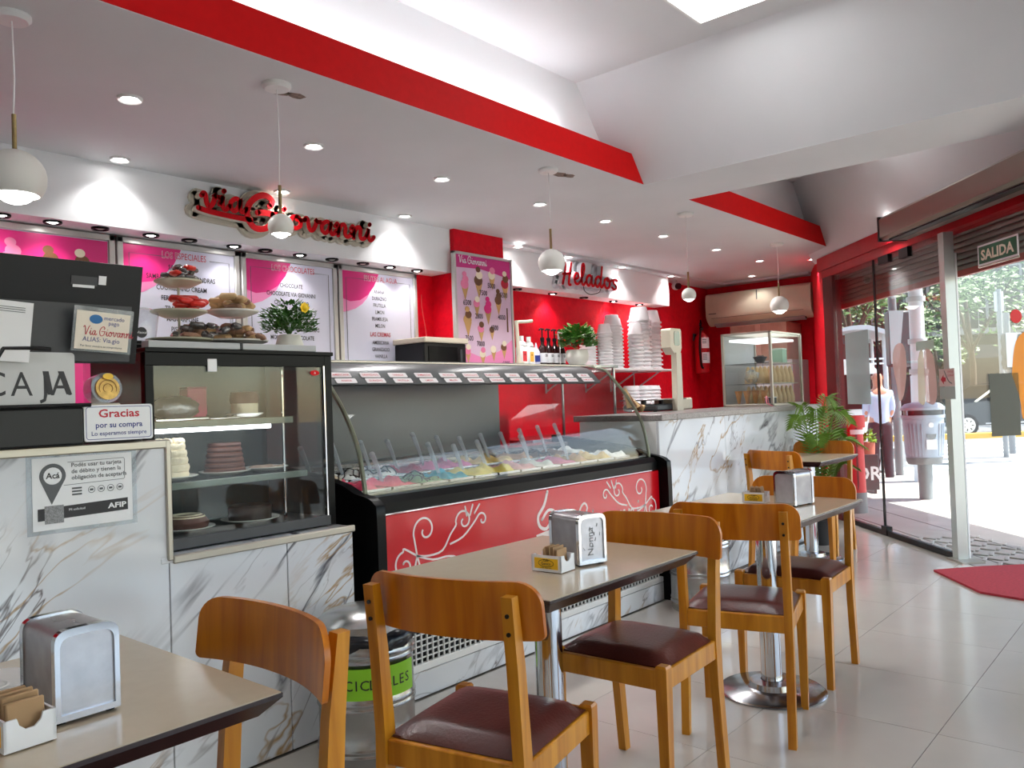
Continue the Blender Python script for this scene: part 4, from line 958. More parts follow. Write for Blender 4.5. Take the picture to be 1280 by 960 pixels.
def tub(i, row):
    x = FX0 + .10 + i * TW; y0, y1, z1 = (2.69, 2.95, .885) if row == 0 else (2.98, 3.25, .905)
    nm = (front if row == 0 else back)[i]
    t = thing('ice_cream_tub', '%s tub of the %s row, filled with %s ice cream, from the till' % (ORD[i], ('front', 'back')[row], {'pale': 'pale pink', 'cookie': 'biscuit beige', 'tan': 'caramel'}.get(nm, nm)), 'ice cream tub', (x, (y0 + y1) / 2, .816), 0, 'steel tubs of ice cream in the freezer')
    hw = TW / 2 - .004
    k = MB()
    for a in ((x - hw, x - hw + .003, y0, y1), (x + hw - .003, x + hw, y0, y1), (x - hw, x + hw, y0, y0 + .003), (x - hw, x + hw, y1 - .003, y1)): k.box(*a, .817, z1)
    k.box(x - hw, x + hw, y0, y1, .816, .819); k.build('steel_pan', STEEL, t, world=True, ang=0)
    rnd = random.Random(i * 7 + row * 31); k = MB(); NX, NY = 9, 12; ph = [rnd.uniform(0, 6) for _ in range(4)]
    V = []
    for b_ in range(NY + 1):
        for a_ in range(NX + 1):
            u, v = a_ / NX, b_ / NY
            e = min(1, 7 * min(u, 1 - u)) * min(1, 7 * min(v, 1 - v))
            hh = e * (.020 + .020 * math.sin(7 * u + ph[0]) * math.cos(9 * v + ph[1]) + .010 * math.sin(19 * u + 11 * v + ph[2])) + .004
            V.append((x - hw + .004 + u * (2 * hw - .008), y0 + .004 + v * (y1 - y0 - .008), z1 - .012 + hh))
    k.add(V, [(b_ * (NX + 1) + a_, b_ * (NX + 1) + a_ + 1, (b_ + 1) * (NX + 1) + a_ + 1, (b_ + 1) * (NX + 1) + a_) for b_ in range(NY) for a_ in range(NX)])
    k.build('ice_cream', MATS['gelato_' + nm], t, world=True, ang=80)
    if (row, i) in ((1, 1), (1, 2), (0, 2), (1, 0), (1, 9)):
        k = MB()
        for s_ in range(6):
            pts = []
            for b_ in range(1, NY):
                a_ = min(NX - 1, max(1, int(1 + s_ * 1.3 + 1.2 * math.sin(b_ * .9 + s_)))); p = V[b_ * (NX + 1) + a_]; pts.append((p[0], p[1], p[2] + .002))
            k.tube(smooth(pts, 2), .0035, 5)
        k.build('chocolate_drizzle', DRIZ, t, world=True)
    return V[(NY // 2) * (NX + 1) + NX // 2]
for row in (0, 1):
    for i in range(12):
        p = tub(i, row)
        if row == 1 or i in (1, 3, 4, 5, 7, 9):
            s = thing('ice_cream_spatula', 'clear plastic spatula standing in the %s tub of the %s row, from the till end' % (ORD[i], ('front', 'back')[row]), 'spatula', (p[0], p[1], p[2] - .02), 0, 'clear spatulas in the ice cream')
            k = MB(); top = (-.035, .05, .15)
            k.tube([(0, 0, -.005), (-.008, .012, .03), (-.022, .03, .105), (-.034, .045, .155)], [.007, .008, .010, .0125], 8, True, .5)
            k.build('handle', SPAT, s); MB().sphere((-.036, .047, .162), .0135, 10, 6).build('handle_knob', SPAT, s)
            MB().cbox(-.018, .018, -.004, .004, -.025, .012, .003).build('blade', SPAT, s)
# ================================================================== granite-topped serving counter
sc_ = thing('serving_counter', 'veined marble serving counter with a speckled granite top', 'counter', (5.8, 2.9, 0))
xs = [4.41, 5.31, 6.21, 7.10]
for a, b in zip(xs, xs[1:]): slab('marble_panel', a + .001, b - .001, FY + .02, FY + .04, 0, 1.082, MARBLE, sc_)
slab('counter_body', 4.41, 7.08, FY + .04, 3.2, 0, 1.08, WHITE, sc_)
slab('end_panel', 7.08, 7.10, FY + .04, 3.2, 0, 1.08, MARBLE, sc_)
for a, b in ((4.41, 4.60), (4.602, 5.85), (5.852, 7.115)): slab('granite_top', a, b, FY - .005, 3.25, 1.082, 1.120, GRANITE, sc_, .003)
sl = thing('service_unit', 'grey base cabinets along the red wall behind the freezer', 'cabinet', (5.2, 4.5, 0))
slab('cabinet_body', -1.0, 4.5, 4.25, 4.69, 0, .88, LGREY, sl); slab('cabinet_top', -1.0, 4.5, 4.2, 4.69, .88, .91, STEEL, sl)
slab('cabinet_body', 5.2, 8.0, 4.3, 4.81, 0, .88, LGREY, sl); slab('cabinet_top', 5.2, 8.0, 4.25, 4.81, .88, .91, STEEL, sl)

# ================================================================== menu boards
MB_Z0, MB_Z1 = 1.18, 2.250
def board(name, x0, x1, label):
    t = thing(name, label, 'menu board', ((x0 + x1) / 2, 4.66, MB_Z0))
    for a in ((x0, x0 + .035, MB_Z0, MB_Z1), (x1 - .035, x1, MB_Z0, MB_Z1), (x0, x1, MB_Z1 - .035, MB_Z1), (x0, x1, MB_Z0, MB_Z0 + .035)):
        MB().cbox(a[0], a[1], 4.655, 4.70, a[2], a[3], .004).build('aluminium_frame', mat('board_frame', rgb(196, 194, 190), .35, metal=.4) if 'board_frame' not in MATS else MATS['board_frame'], t, world=True)
    MB().box(x0 + .03, x1 - .03, 4.668, 4.695, MB_Z0 + .03, MB_Z1 - .03).build('printed_panel', PANEL_W, t, world=True, ang=0)
    return t
def menu(x0, x1, label, head, items, subs=(), first=.12, gap=.06, cap=.042):
    t = board('menu_board', x0, x1, label); w = x1 - x0; q = yface(x0, MB_Z0, 4.6675); hh = MB_Z1 - MB_Z0
    q1 = yface(x0, MB_Z0, 4.667); q2 = yface(x0, MB_Z0, 4.6655)
    top = hh - .035
    MB().prism([(.035, top), (.43 * w, top)] + [(.43 * w + .0 - .43 * w * (i / 8) + .05 * math.sin(i / 8 * 3.14) * 2, top - .30 * math.sin(i / 8 * 1.57) ** 1.4 * 1.0) for i in range(1, 8)] + [(.035, top - .30)], 0, .0006, q).build('pale_swoosh', PINK2, t, world=True, ang=0)
    MB().prism([(.035, top), (.50 * w, top), (.44 * w, top - .09), (.36 * w, top - .16), (.26 * w, top - .205), (.14 * w, top - .22), (.035, top - .20)], 0, .0006, q1).build('pink_swoosh', PINK, t, world=True, ang=0)
    b = MB(); R_ = [(.075, top - .05), (.16, top - .05)]
    for st in ([(.28, top - .05), (.07, top - .05), (.07, .09), (w - .07, .09), (w - .07, top - .05), (w - .20, top - .05)],):
        b.stroke(st, .004, 0, .0005, yface(x0, MB_Z0, 4.666), 1)
    b.build('border_line', INKG, t, world=True, ang=0)
    put_text(MB(), head, w / 2 + .02, top - .058, .055, q2, bold=.035, sx=.72).build('heading', mat('heading_white', rgb(246, 226, 236), .4) if 'heading_white' not in MATS else MATS['heading_white'], t, world=True, ang=0)
    put_text(MB(), head, w / 2 + .02, top - .058, .055, yface(x0, MB_Z0, 4.6645), bold=.0, sx=.72).build('heading_print', mat('heading_rose', rgb(200, 40, 90), .4) if 'heading_rose' not in MATS else MATS['heading_rose'], t, world=True, ang=0)
    v = top - first
    for s in items:
        if s: put_text(MB(), s, w / 2, v, cap, yface(x0, MB_Z0, 4.666), bold=.01, sx=.74).build('menu_line', INK, t, world=True, ang=0)
        v -= gap
    if subs:
        v -= .016; put_text(MB(), subs[0], w / 2, v, cap * 1.15, yface(x0, MB_Z0, 4.666), bold=.014, sx=.8).build('sub_heading', INKR, t, world=True, ang=0); v -= gap * 1.15
        for s in subs[1:]: put_text(MB(), s, w / 2, v, cap, yface(x0, MB_Z0, 4.666), bold=.01, sx=.74).build('menu_line', INK, t, world=True, ang=0); v -= gap
def cone_print(t, q, cx, cy, s, cols, cone, nm='ice_cream_print'):
    MB().prism([(cx - .22 * s, cy), (cx, cy - .62 * s), (cx + .22 * s, cy)], .0004, .0008, q).build('cone_print', cone, t, world=True, ang=0)
    for i, m in enumerate(cols):
        MB().prism(ngon(cx + (.04 * s if i % 2 else -.02 * s), cy + (.10 + .22 * i) * s, (.25 - .055 * i) * s, 14, .85), .0008 + .0003 * i, .0011 + .0003 * i, q).build('scoop_print', m, t, world=True, ang=0)
CW = mat('cone_print_tan', rgb(206, 160, 100), .5); CB_ = mat('print_brown', rgb(110, 70, 40), .5); CY_ = mat('print_cream', rgb(240, 226, 200), .5); CP_ = mat('print_pink', rgb(236, 130, 170), .5)
t = board('picture_board', 1.28, 2.045, 'bright pink menu board with pictures of cones behind the till monitor')
q = yface(1.28, MB_Z0, 4.667); MB().box(1.32, 2.005, 4.664, 4.668, MB_Z0 + .04, MB_Z1 - .04).build('pink_panel', PINK, t, world=True, ang=0)
MB().prism(smooth([(.04, .80), (.2, .88), (.45, .80), (.70, .86), (.70, .74), (.4, .70), (.04, .70)], 4), 0, .0006, yface(1.28, MB_Z0, 4.6635)).build('pale_swoosh', PINK2, t, world=True, ang=0)
q = yface(1.28, MB_Z0, 4.663)
cone_print(t, q, .24, .86, .2, [CP_, CP_, CP_], CW); cone_print(t, q, .42, .84, .2, [CB_, CB_, CB_], CW); cone_print(t, q, .58, .84, .2, [CY_, CB_, CY_], CW)
menu(2.055, 2.820, 'menu board headed los especiales', 'LOS ESPECIALES', ['SAMBAYON', 'SAMBAYON CON ALMENDRAS', 'COOKIES AND CREAM', 'FERRERO ROCHER', 'TRAMONTANA', 'MASCARPONE', 'PISTACHO', 'MANTECOL'], first=.125, gap=.0615)
menu(2.832, 3.582, 'menu board headed los chocolates', 'LOS CHOCOLATES', ['CHOCOLATE', 'CHOCOLATE VIA GIOVANNI', 'CHOCOLATE SUIZO', 'CHOCOLATE BLANCO', '', 'CHOCOLATE CON ALMENDRAS', 'MOUSSE DE CHOCOLATE'], first=.165, gap=.058, cap=.040)
menu(3.594, 4.345, 'menu board listing water fruits and creams at the right of the row', 'FRUTAS AL AGUA', ['ANANA', 'DURAZNO', 'FRUTILLA', 'LIMON', 'FRAMBUESA', 'MELON'], ['LAS CREMAS', 'AMERICANA', 'GRANIZADO', 'VAINILLA'], first=.145, gap=.0505, cap=.038)

# ================================================================== price poster on the pillar
t = thing('price_poster', 'framed pink price poster with sundae pictures on the red pillar', 'poster', (4.85, 4.42, 1.5))
PX0, PX1, PZ0, PZ1 = 4.505, 5.195, 1.45, 2.42
for a in ((PX0, PX0 + .022, PZ0, PZ1), (PX1 - .022, PX1, PZ0, PZ1), (PX0, PX1, PZ1 - .022, PZ1), (PX0, PX1, PZ0, PZ0 + .022)):
    MB().cbox(a[0], a[1], 4.40, 4.44, a[2], a[3], .003).build('poster_frame', MATS['board_frame'], t, world=True)
MB().box(PX0 + .02, PX1 - .02, 4.412, 4.435, PZ0 + .02, PZ1 - .02).build('poster_sheet', mat('poster_lilac', rgb(222, 190, 214), .3), t, world=True, ang=0)
q = yface(PX0, PZ0, 4.4115)
MB().prism([(.022, .948), (.668, .948), (.668, .80), (.5, .83), (.3, .855), (.022, .845)], 0, .0005, q).build('pink_band', mat('poster_magenta', rgb(206, 44, 130), .35), t, world=True, ang=0)
MB().prism([(.022, .022), (.668, .022), (.668, .30), (.5, .2), (.3, .14), (.022, .22)], 0, .0005, q).build('pink_foot', MATS['menu_light_pink'], t, world=True, ang=0)
k = MB(); curve_print(k, 'Via Giovanni', .06, .885, .030, .006, yface(PX0, PZ0, 4.4105), 1.0); k.build('cursive_lettering', PAPER, t, world=True, ang=0)
q = yface(PX0, PZ0, 4.4105)
for (u, v, s, cols) in ((.12, .70, .18, [CP_, CP_, CP_]), (.28, .74, .20, [CB_, CY_, CB_]), (.44, .80, .17, [CY_, CP_]), (.60, .74, .19, [INKR, CB_, CY_]), (.25, .56, .15, [CP_, CY_]), (.38, .52, .18, [PINK, PINK, PINK]), (.51, .60, .17, [CB_, CB_, CB_]), (.14, .42, .19, [CW, CB_, CW]), (.29, .36, .15, [CP_, CB_]), (.42, .36, .12, [CB_]), (.13, .18, .14, [CP_, CY_]), (.30, .16, .14, [CY_, CP_]), (.43, .20, .14, [CY_]), (.56, .22, .14, [CB_, CY_])):
    cone_print(t, q, u, v, s, cols, CW)
MB().prism([(.605, .36), (.625, .36), (.622, .56), (.608, .56)], .0005, .001, q).build('bar_print', CB_, t, world=True, ang=0)
k = MB()
for s, u, v in (('6500', .14, .555), ('7500', .33, .645), ('5000', .43, .71), ('5500', .58, .645), ('2800', .27, .455), ('4500', .45, .37), ('4000', .545, .46), ('7500', .15, .275), ('7000', .28, .235), ('6500', .30, .06), ('5500', .45, .06), ('6000', .58, .08)):
    put_text(MB(), s, u, v, .058, yface(PX0, PZ0, 4.4092), bold=.01, sx=.8).build('price', INK, t, world=True, ang=0)

# ================================================================== raised cursive signs
def sign3d(name, label, word_list, yb, yf, w, halo, m_face, m_side, extra=()):
    t = thing(name, label, 'sign', (word_list[0][1], yb, word_list[0][2]))
    mp = lambda u, v, d: (u, yb - d, v); D = yb - yf
    kb = MB()
    for word, u, v, s, adv, sx in word_list:
        for ch, st in cursive(word, u, v, s, adv, sx) + ([('_', list(extra))] if extra and word == word_list[0][0] else []):
            k1, k2 = MB(), MB()
            for st_ in st:
                ww = w * (1.35 if ch == 'G' else 1.1 if ch in 'H_' else 1)
                k1.stroke(st_, ww, D * .45, D * .93, mp, 4); k2.stroke(st_, ww * .92, D * .93, D, mp, 4); kb.stroke(st_, ww + halo, 0, D * .30, mp, 3)
            L_ = k1.build('letter', m_side, t, world=True, ang=50); k2.build('letter_face', m_face, L_, world=True, ang=50)
    kb.build('backing', m_side, t, world=True, ang=50)
    return t
sign3d('shop_name_sign', 'raised red cursive shop name on the white bulkhead', [('via', 2.425, 2.428, .080, 1.0, 1.42), ('G', 2.705, 2.348, .106, 1.0, 1.6), ('iovanni', 2.945, 2.385, .080, 1.0, 1.58)], 4.478, 4.385, .030, .05, RED_SIGN, CREAM_SIGN, [[(2.405, 2.415), (2.47, 2.404), (2.60, 2.396), (2.74, 2.392)]])
WSIDE = mat('sign_white_side', rgb(214, 214, 220), .5)
t = sign3d('helados_sign', 'raised red cursive Helados sign on the white bulkhead', [('H', 6.04, 2.305, .105, 1.0, 1.5), ('elados', 6.215, 2.322, .105, 1.0, 1.5)], 4.613, 4.51, .026, .05, RED_SIGN, WSIDE)
MB().tube(smooth([(6.42, 4.55, 2.33), (6.44, 4.55, 2.275), (6.55, 4.56, 2.25), (6.68, 4.55, 2.28), (6.72, 4.55, 2.33)], 4), .004, 6).build('power_cable', BLACK, t, world=True)

# ================================================================== back shelf with cups, bottles, scale
t = thing('wall_shelf', 'white wall shelf on steel brackets under the stacked cups', 'shelf', (7.0, 4.6, 1.5))
MB().cbox(5.9, 8.02, 4.42, 4.81, 1.506, 1.526, .004).build('shelf_board', WHITE, t, world=True)
for x in (6.1, 6.75, 7.2, 7.66):
    k = MB(); k.tube([(x, 4.46, 1.505), (x, 4.80, 1.505), (x, 4.80, 1.30)], .009, 6); k.tube([(x, 4.48, 1.50), (x, 4.79, 1.32)], .008, 6); k.build('bracket', LGREY, t, world=True)
FOAM = mat('white_foam', rgb(238, 238, 240), .6)
def cup_mesh(r, h):
    return MB().lathe([(r * .72, h), (0, h)] if 0 else [(0, h), (r * .62, h), (r * .67, h - .005), (r * .88, .016), (r, .013), (r, 0), (r * .90, 0), (r * .60, h - .008), (0, h - .008)], n=22)
CUPS = [(6.53, 4.60, .085, 1.930, .10, 12), (6.70, 4.52, .082, 1.965, .10, 13), (6.90, 4.56, .100, 2.070, .12, 14), (7.10, 4.66, .090, 2.055, .12, 12), (7.24, 4.50, .085, 1.995, .12, 10), (7.42, 4.56, .125, 2.180, .15, 13), (7.72, 4.60, .118, 2.168, .14, 12)]
SN = ['leftmost foam cup stack', 'second foam cup stack from the left', 'third foam cup stack from the left', 'middle foam cup stack', 'short foam cup stack before the tallest', 'tallest foam cup stack', 'rightmost foam cup stack']
for si, (x, y, r, ztop, h, n) in enumerate(CUPS):
    step = (ztop - 1.527 - h) / (n - 1); first = None
    for i in range(n):
        if first is None:
            first = cup_mesh(r, h).build('foam_cup', FOAM); o = first
        else: o = first.copy(); COL.objects.link(o)
        o.location = (x, y, 1.527 + i * step)
        tag(o, '%s cup from the bottom in the %s' % (ORD[i], SN[si]), 'cup', SN[si])
for i, (x, y) in enumerate(((7.12, 4.50), (7.30, 4.48), (7.48, 4.5), (7.62, 4.55))):
    first = None
    for j in range(6):
        if first is None: first = MB().lathe([(0, .045), (.075, .045), (.088, .01), (.092, .008), (.092, 0), (.08, 0), (.07, .04), (0, .04)], n=20).build('foam_bowl', FOAM); o = first
        else: o = first.copy(); COL.objects.link(o)
        o.location = (x, y, .912 + .22 + j * .035)
        tag(o, '%s shallow foam bowl from the bottom of the %s pile under the shelf' % (ORD[j], ORD[i]), 'bowl', 'foam bowls under the shelf, pile %s' % ORD[i])
t = thing('bowl_rack', 'steel riser carrying the foam bowl piles', 'rack', (7.37, 4.5, .91))
MB().cbox(7.0, 7.75, 4.38, 4.66, 1.11, 1.131, .004).build('rack_top', STEEL, t, world=True)
for x in (7.02, 7.73):
    for y in (4.40, 4.64): MB().cyl((x, y, .91), (x, y, 1.11), .008, n=8).build('rack_leg', STEEL, t, world=True)
# riser shelf behind the freezer canopy for bottles
t = thing('bottle_rack', 'steel rack behind the freezer carrying bottles and the potted plant', 'rack', (5.0, 3.9, 0))
slab('rack_shelf', 3.95, 5.55, 3.62, 4.20, 1.475, 1.495, STEEL, t)
for x in (3.98, 5.52):
    for y in (3.65, 4.17): MB().cyl((x, y, 0), (x, y, 1.475), .014, n=10).build('rack_leg', STEEL, t, world=True)
def jug(x, y, lab, col, label):
    t = thing('sauce_jug', label, 'jug', (x, y, 1.496)); h = .20
    MB().cbox(x - .045, x + .045, y - .035, y + .035, 1.497, 1.497 + h * .78, .018).build('jug_body', WHITE, t, world=True)
    MB().lathe([(.038, 0), (.03, .025), (.015, .035)], (x, y, 1.497 + h * .76), 16).build('jug_shoulder', WHITE, t, world=True)
    MB().cyl((x, y, 1.497 + h * .95), (x, y, 1.497 + h * 1.12), .017, n=14).build('cap', WHITE, t, world=True)
    q = yface(x - .03, 1.53, y - .0355); MB().prism(rect(.044, .075), 0, .001, q).build('label', lab, t, world=True, ang=0)
    put_text(MB(), col, .022, .045, .018, yface(x - .03, 1.53, y - .0372), bold=.02).build('label_lettering', INK, t, world=True, ang=0)
jug(4.68, 3.90, mat('label_red', rgb(206, 30, 40), .4), '00', 'white sauce jug with a red label behind the freezer')
jug(4.80, 3.93, mat('label_orange', rgb(236, 170, 60), .4), '00', 'white sauce jug with an orange label behind the freezer')
t = thing('squeeze_bottle', 'slim pale bottle with a nozzle between the jugs and the syrup bottles', 'bottle', (4.875, 3.92, 1.496))
MB().lathe([(0, 0), (.03, 0), (.03, .11), (.012, .14), (.010, .15), (.004, .18), (0, .18)], (4.875, 3.92, 1.497), 16).build('bottle_body', mat('bottle_pale', rgb(206, 204, 222), .35), t, world=True); MB().cyl((4.875, 3.92, 1.53), (4.875, 3.92, 1.58), .0305, n=16, caps=False).build('label', INKB, t, world=True)
SYR = mat('dark_syrup_glass', rgb(48, 18, 18), .15)
for i in range(4):
    x, y = 4.955 + i * .078, 3.92 + .0 * i
    t = thing('syrup_bottle', ['dark syrup pump bottle next to the slim pale bottle', 'second dark syrup pump bottle from the jugs', 'third dark syrup pump bottle from the jugs', 'dark syrup pump bottle beside the potted plant'][i], 'bottle', (x, y, 1.496), 0, 'syrup pump bottles')
    MB().lathe([(0, 0), (.036, 0), (.036, .12), (.028, .15), (.014, .17), (.014, .20), (0, .20)], (x, y, 1.497), 16).build('bottle_body', SYR, t, world=True)
    MB().cyl((x, y, 1.525), (x, y, 1.60), .0367, n=16, caps=False).build('label', PAPER, t, world=True)
    put_text(MB(), '00', 0, .03, .03, lambda u, v, w, x=x, y=y: (x + u, y - .0376, 1.54 + v), bold=.02).build('label_lettering', INK, t, world=True, ang=0)
    MB().cyl((x, y, 1.697), (x, y, 1.72), .017, n=12).build('pump_collar', BLACK, t, world=True)
    k = MB(); k.cyl((x, y, 1.72), (x, y, 1.785), .006, n=8); k.tube([(x + .02, y, 1.785), (x - .02, y, 1.788), (x - .034, y, 1.778)], .007, 8); k.build('pump_head', BLACK, t, world=True)
c = (5.13, 3.72, 1.496)
t = thing('potted_plant', 'rounded white pot with bushy green and red leaves behind the freezer', 'potted plant', c)
MB().lathe([(0, 0), (.055, 0), (.085, .04), (.092, .075), (.082, .115), (.074, .12), (.07, .11), (0, .10)], c, 28).build('pot', MATS['pot_white'], t, world=True)
fo = leafy('foliage', t, (c[0], c[1], c[2] + .12), 620, .13, .20, .045, mat('bush_green', rgb(76, 128, 44), .5, var=.35, vscale=12), .7, 5); fo['kind'] = 'stuff'
fo = leafy('red_leaves', t, (c[0], c[1], c[2] + .13), 26, .14, .14, .045, mat('bush_red', rgb(176, 50, 40), .5), .6, 8)
t = thing('flag_ornament', 'small white and red flag ornament beside the potted plant', 'ornament', (5.02, 3.80, 1.496))
MB().cyl((5.02, 3.80, 1.497), (5.02, 3.80, 1.72), .003, n=6).build('flag_stick', WHITE, t, world=True); MB().prism(rect(.07, .06), 0, .002, yface(4.99, 1.70, 3.797)).build('flag', PAPER, t, world=True, ang=0); MB().prism(ngon(.035, .03, .018), .002, .003, yface(4.99, 1.70, 3.797)).build('red_spot', INKR, t, world=True, ang=0)
t = thing('tap_stand', 'white cup dispenser tap beside the price poster', 'dispenser', (4.56, 3.88, 1.496))
MB().cyl((4.62, 3.88, 1.497), (4.605, 3.88, 1.83), .014, n=10).build('tap_column', CREAM, t, world=True); MB().tube([(4.60, 3.88, 1.82), (4.68, 3.85, 1.825), (4.74, 3.84, 1.832)], .012, 8).build('tap_arm', CREAM, t, world=True); MB().cyl((4.62, 3.88, 1.496), (4.62, 3.88, 1.52), .04, n=14).build('tap_foot', CREAM, t, world=True)
t = thing('black_oven', 'black microwave with a cream lid beside the price poster', 'microwave', (4.25, 4.35, .91))
slab('oven_body', 4.06, 4.50, 4.30, 4.62, .91, 1.685, BLACK, t, .008); slab('oven_lid', 4.05, 4.51, 4.28, 4.63, 1.685, 1.725, CREAM, t, .006); slab('oven_door', 4.10, 4.40, 4.294, 4.30, 1.30, 1.66, BLACKG, t, .003); slab('oven_handle', 4.41, 4.43, 4.27, 4.285, 1.32, 1.64, DGREY, t, .004)
MB().tube(smooth([(4.40, 4.62, 1.72), (4.42, 4.66, 1.85), (4.41, 4.68, 2.0), (4.42, 4.69, 2.1)], 4), .004, 6).build('power_cable', mat('red_cable', rgb(200, 60, 60), .4), t, world=True)
# scale
t = thing('counter_scale', 'cream counter scale with a tall display column on the granite top', 'scale', (5.6, 3.25, 1.12))
MB().cbox(5.28, 5.66, 3.12, 3.42, 1.125, 1.175, .012).build('scale_base', DGREY, t, world=True)
MB().cbox(5.26, 5.70, 3.10, 3.44, 1.205, 1.215, .005).build('weighing_plate', STEEL, t, world=True)
for dx in (5.34, 5.6): MB().cyl((dx, 3.27, 1.175), (dx, 3.27, 1.206), .02, n=10).build('plate_post', DGREY, t, world=True)
for dx in (5.32, 5.62):
    for dy in (3.16, 3.38): MB().cyl((dx, dy, 1.1205), (dx, dy, 1.126), .015, n=10).build('rubber_foot', BLACK, t, world=True)
MB().cbox(5.70, 6.02, 3.22, 3.40, 1.121, 1.215, .012).build('printer_body', CREAM, t, world=True)
MB().prism([(5.50, 1.121), (5.59, 1.121), (5.585, 1.56), (5.51, 1.56)], 3.07, 3.115, lambda u, v, w: (u, w, v)).build('display_column', CREAM, t, world=True, ang=0)
MB().prism([(5.505, 1.55), (5.585, 1.55), (5.615, 1.60), (5.615, 1.73), (5.60, 1.745), (5.46, 1.745), (5.445, 1.73), (5.445, 1.60)], 3.08, 3.16, lambda u, v, w: (u, w, v)).build('display_head', CREAM, t, world=True, ang=0)
MB().prism(rrect(.085, .11, .02), 0, .003, yface(5.50, 1.615, 3.08)).build('display_window', mat('lcd_grey', rgb(110, 126, 110), .2), t, world=True, ang=0)
t = thing('cone_sleeve_stack', 'leaning stack of brown wafer cones beside the scale', 'wafer cones', (5.16, 3.2, 1.12))
for i in range(5):
    MB().cyl((5.11 + i * .028, 3.24 - i * .01, 1.1205 + .04 - i * .004), (5.085 + i * .028, 3.27, 1.30 - i * .030), .03, .012, 12).build('wafer', CB_ if i % 2 else MATS['biscuit_tan'], t, world=True)

# ================================================================== cone cabinet on the counter
CX0, CX1, CY0, CY1, CZ0, CZ1 = 6.44, 7.10, 2.72, 3.16, 1.1205, 1.74
t = thing('cone_cabinet', 'aluminium framed glass cabinet full of wafer cones on the counter', 'display cabinet', (6.77, 2.94, 1.12))
for x in (CX0, CX1 - .022):
    for y in (CY0, CY1 - .022): slab('corner_post', x, x + .022, y, y + .022, CZ0, CZ1, ALU, t)
slab('cabinet_base', CX0, CX1, CY0, CY1, CZ0, CZ0 + .02, ALU, t); slab('cabinet_roof', CX0, CX1, CY0, CY1, CZ1 - .016, CZ1, ALU, t)
slab('light_panel', CX0 + .05, CX1 - .05, CY0 + .05, CY1 - .05, CZ1 - .07, CZ1 - .05, mat('frosted', rgb(240, 244, 244), .4, emit=(1, 1, 1, 1), estr=.6), t)
slab('front_pane', CX0 + .02, CX1 - .02, CY0 + .006, CY0 + .010, CZ0 + .02, CZ1 - .016, GLASS2, t, .0005); slab('side_pane', CX0 + .006, CX0 + .010, CY0 + .02, CY1 - .02, CZ0 + .02, CZ1 - .016, GLASS2, t, .0005)
slab('back_panel', CX0 + .02, CX1 - .02, CY1 - .010, CY1 - .004, CZ0 + .02, CZ1 - .016, LGREY, t)
for z in (1.305, 1.475): slab('glass_shelf', CX0 + .012, CX1 - .022, CY0 + .03, CY1 - .02, z, z + .006, GLASS2, t, .001); slab('shelf_edge', CX0 + .012, CX1 - .022, CY0 + .02, CY0 + .03, z - .003, z + .009, ALU, t)
WAF = mat('wafer', rgb(214, 180, 130), .7, var=.15, vscale=60, bump=.3, bscale=90)
cone0 = None
for lv, z in enumerate((1.143, 1.312)):
    for i in range(5):
        for j in range(3):
            for k_ in range(3):
                x, y = CX0 + .20 + i * .09, CY0 + .075 + j * .11
                if cone0 is None: cone0 = MB().lathe([(.036, 0), (.034, .004), (.012, .090), (.006, .098), (0, .1), ], n=12).build('wafer_cone', WAF); o = cone0
                else: o = cone0.copy(); COL.objects.link(o)
                o.location = (x, y, z + k_ * .024)
                tag(o, '%s wafer cone in the %s column, %s row, cabinet %s' % (('lowest', 'middle', 'topmost')[k_], ORD[i], ORD[j], ('floor', 'middle shelf')[lv]), 'wafer cone', 'wafer cones on the %s of the cabinet' % ('floor', 'middle shelf')[lv])
BIGW = mat('sugar_cone', rgb(190, 130, 70), .6, var=.2, vscale=50); bc0 = None
for i in range(4):
    if bc0 is None: bc0 = MB().lathe([(.03, .10), (.028, .10), (.008, 0), (.010, -.002), (.033, .105), (.03, .10)], n=12).build('sugar_cone', BIGW); o = bc0
    else: o = bc0.copy(); COL.objects.link(o)
    o.location = (CX0 + .06, CY0 + .10 + i * .075, 1.148); tag(o, ORD[i] + ' brown sugar cone along the left pane of the cone cabinet', 'wafer cone', 'brown sugar cones along the left pane')
b0 = thing('plastic_bag', 'crumpled clear bag on the middle shelf of the cone cabinet', 'bag', (CX0 + .10, CY0 + .22, 1.312)); MB().sphere((CX0 + .10, CY0 + .22, 1.37), .055, 12, 8, 1, .012).build('bag_film', CLEARP, b0, world=True); MB().sphere((CX0 + .10, CY0 + .22, 1.35), .034, 10, 6, 1, .006).build('bag_contents', WAF, b0, world=True)
b0 = thing('decoration_box', 'pale green carton on the top shelf of the cone cabinet', 'carton', (CX1 - .14, CY0 + .16, 1.482)); MB().cbox(CX1 - .19, CX1 - .09, CY0 + .10, CY0 + .2, 1.483, 1.60, .003).build('carton_body', mat('carton_green', rgb(160, 196, 170), .5), b0, world=True); MB().cbox(CX1 - .192, CX1 - .088, CY0 + .098, CY0 + .202, 1.60, 1.615, .003).build('carton_lid', mat('carton_lid', rgb(196, 214, 200), .5), b0, world=True)
b0 = thing('dark_bowl', 'dark bowl on the top shelf of the cone cabinet', 'bowl', (CX0 + .10, CY0 + .14, 1.482)); MB().lathe([(0, 0), (.03, 0), (.06, .05), (.056, .05), (.028, .006), (0, .006)], (CX0 + .10, CY0 + .14, 1.483), 18).build('bowl_shell', DGREY, b0, world=True); MB().sphere((CX0 + .10, CY0 + .14, 1.52), .04, 12, 6, .7, .006).build('bowl_contents', CHOCD, b0, world=True)
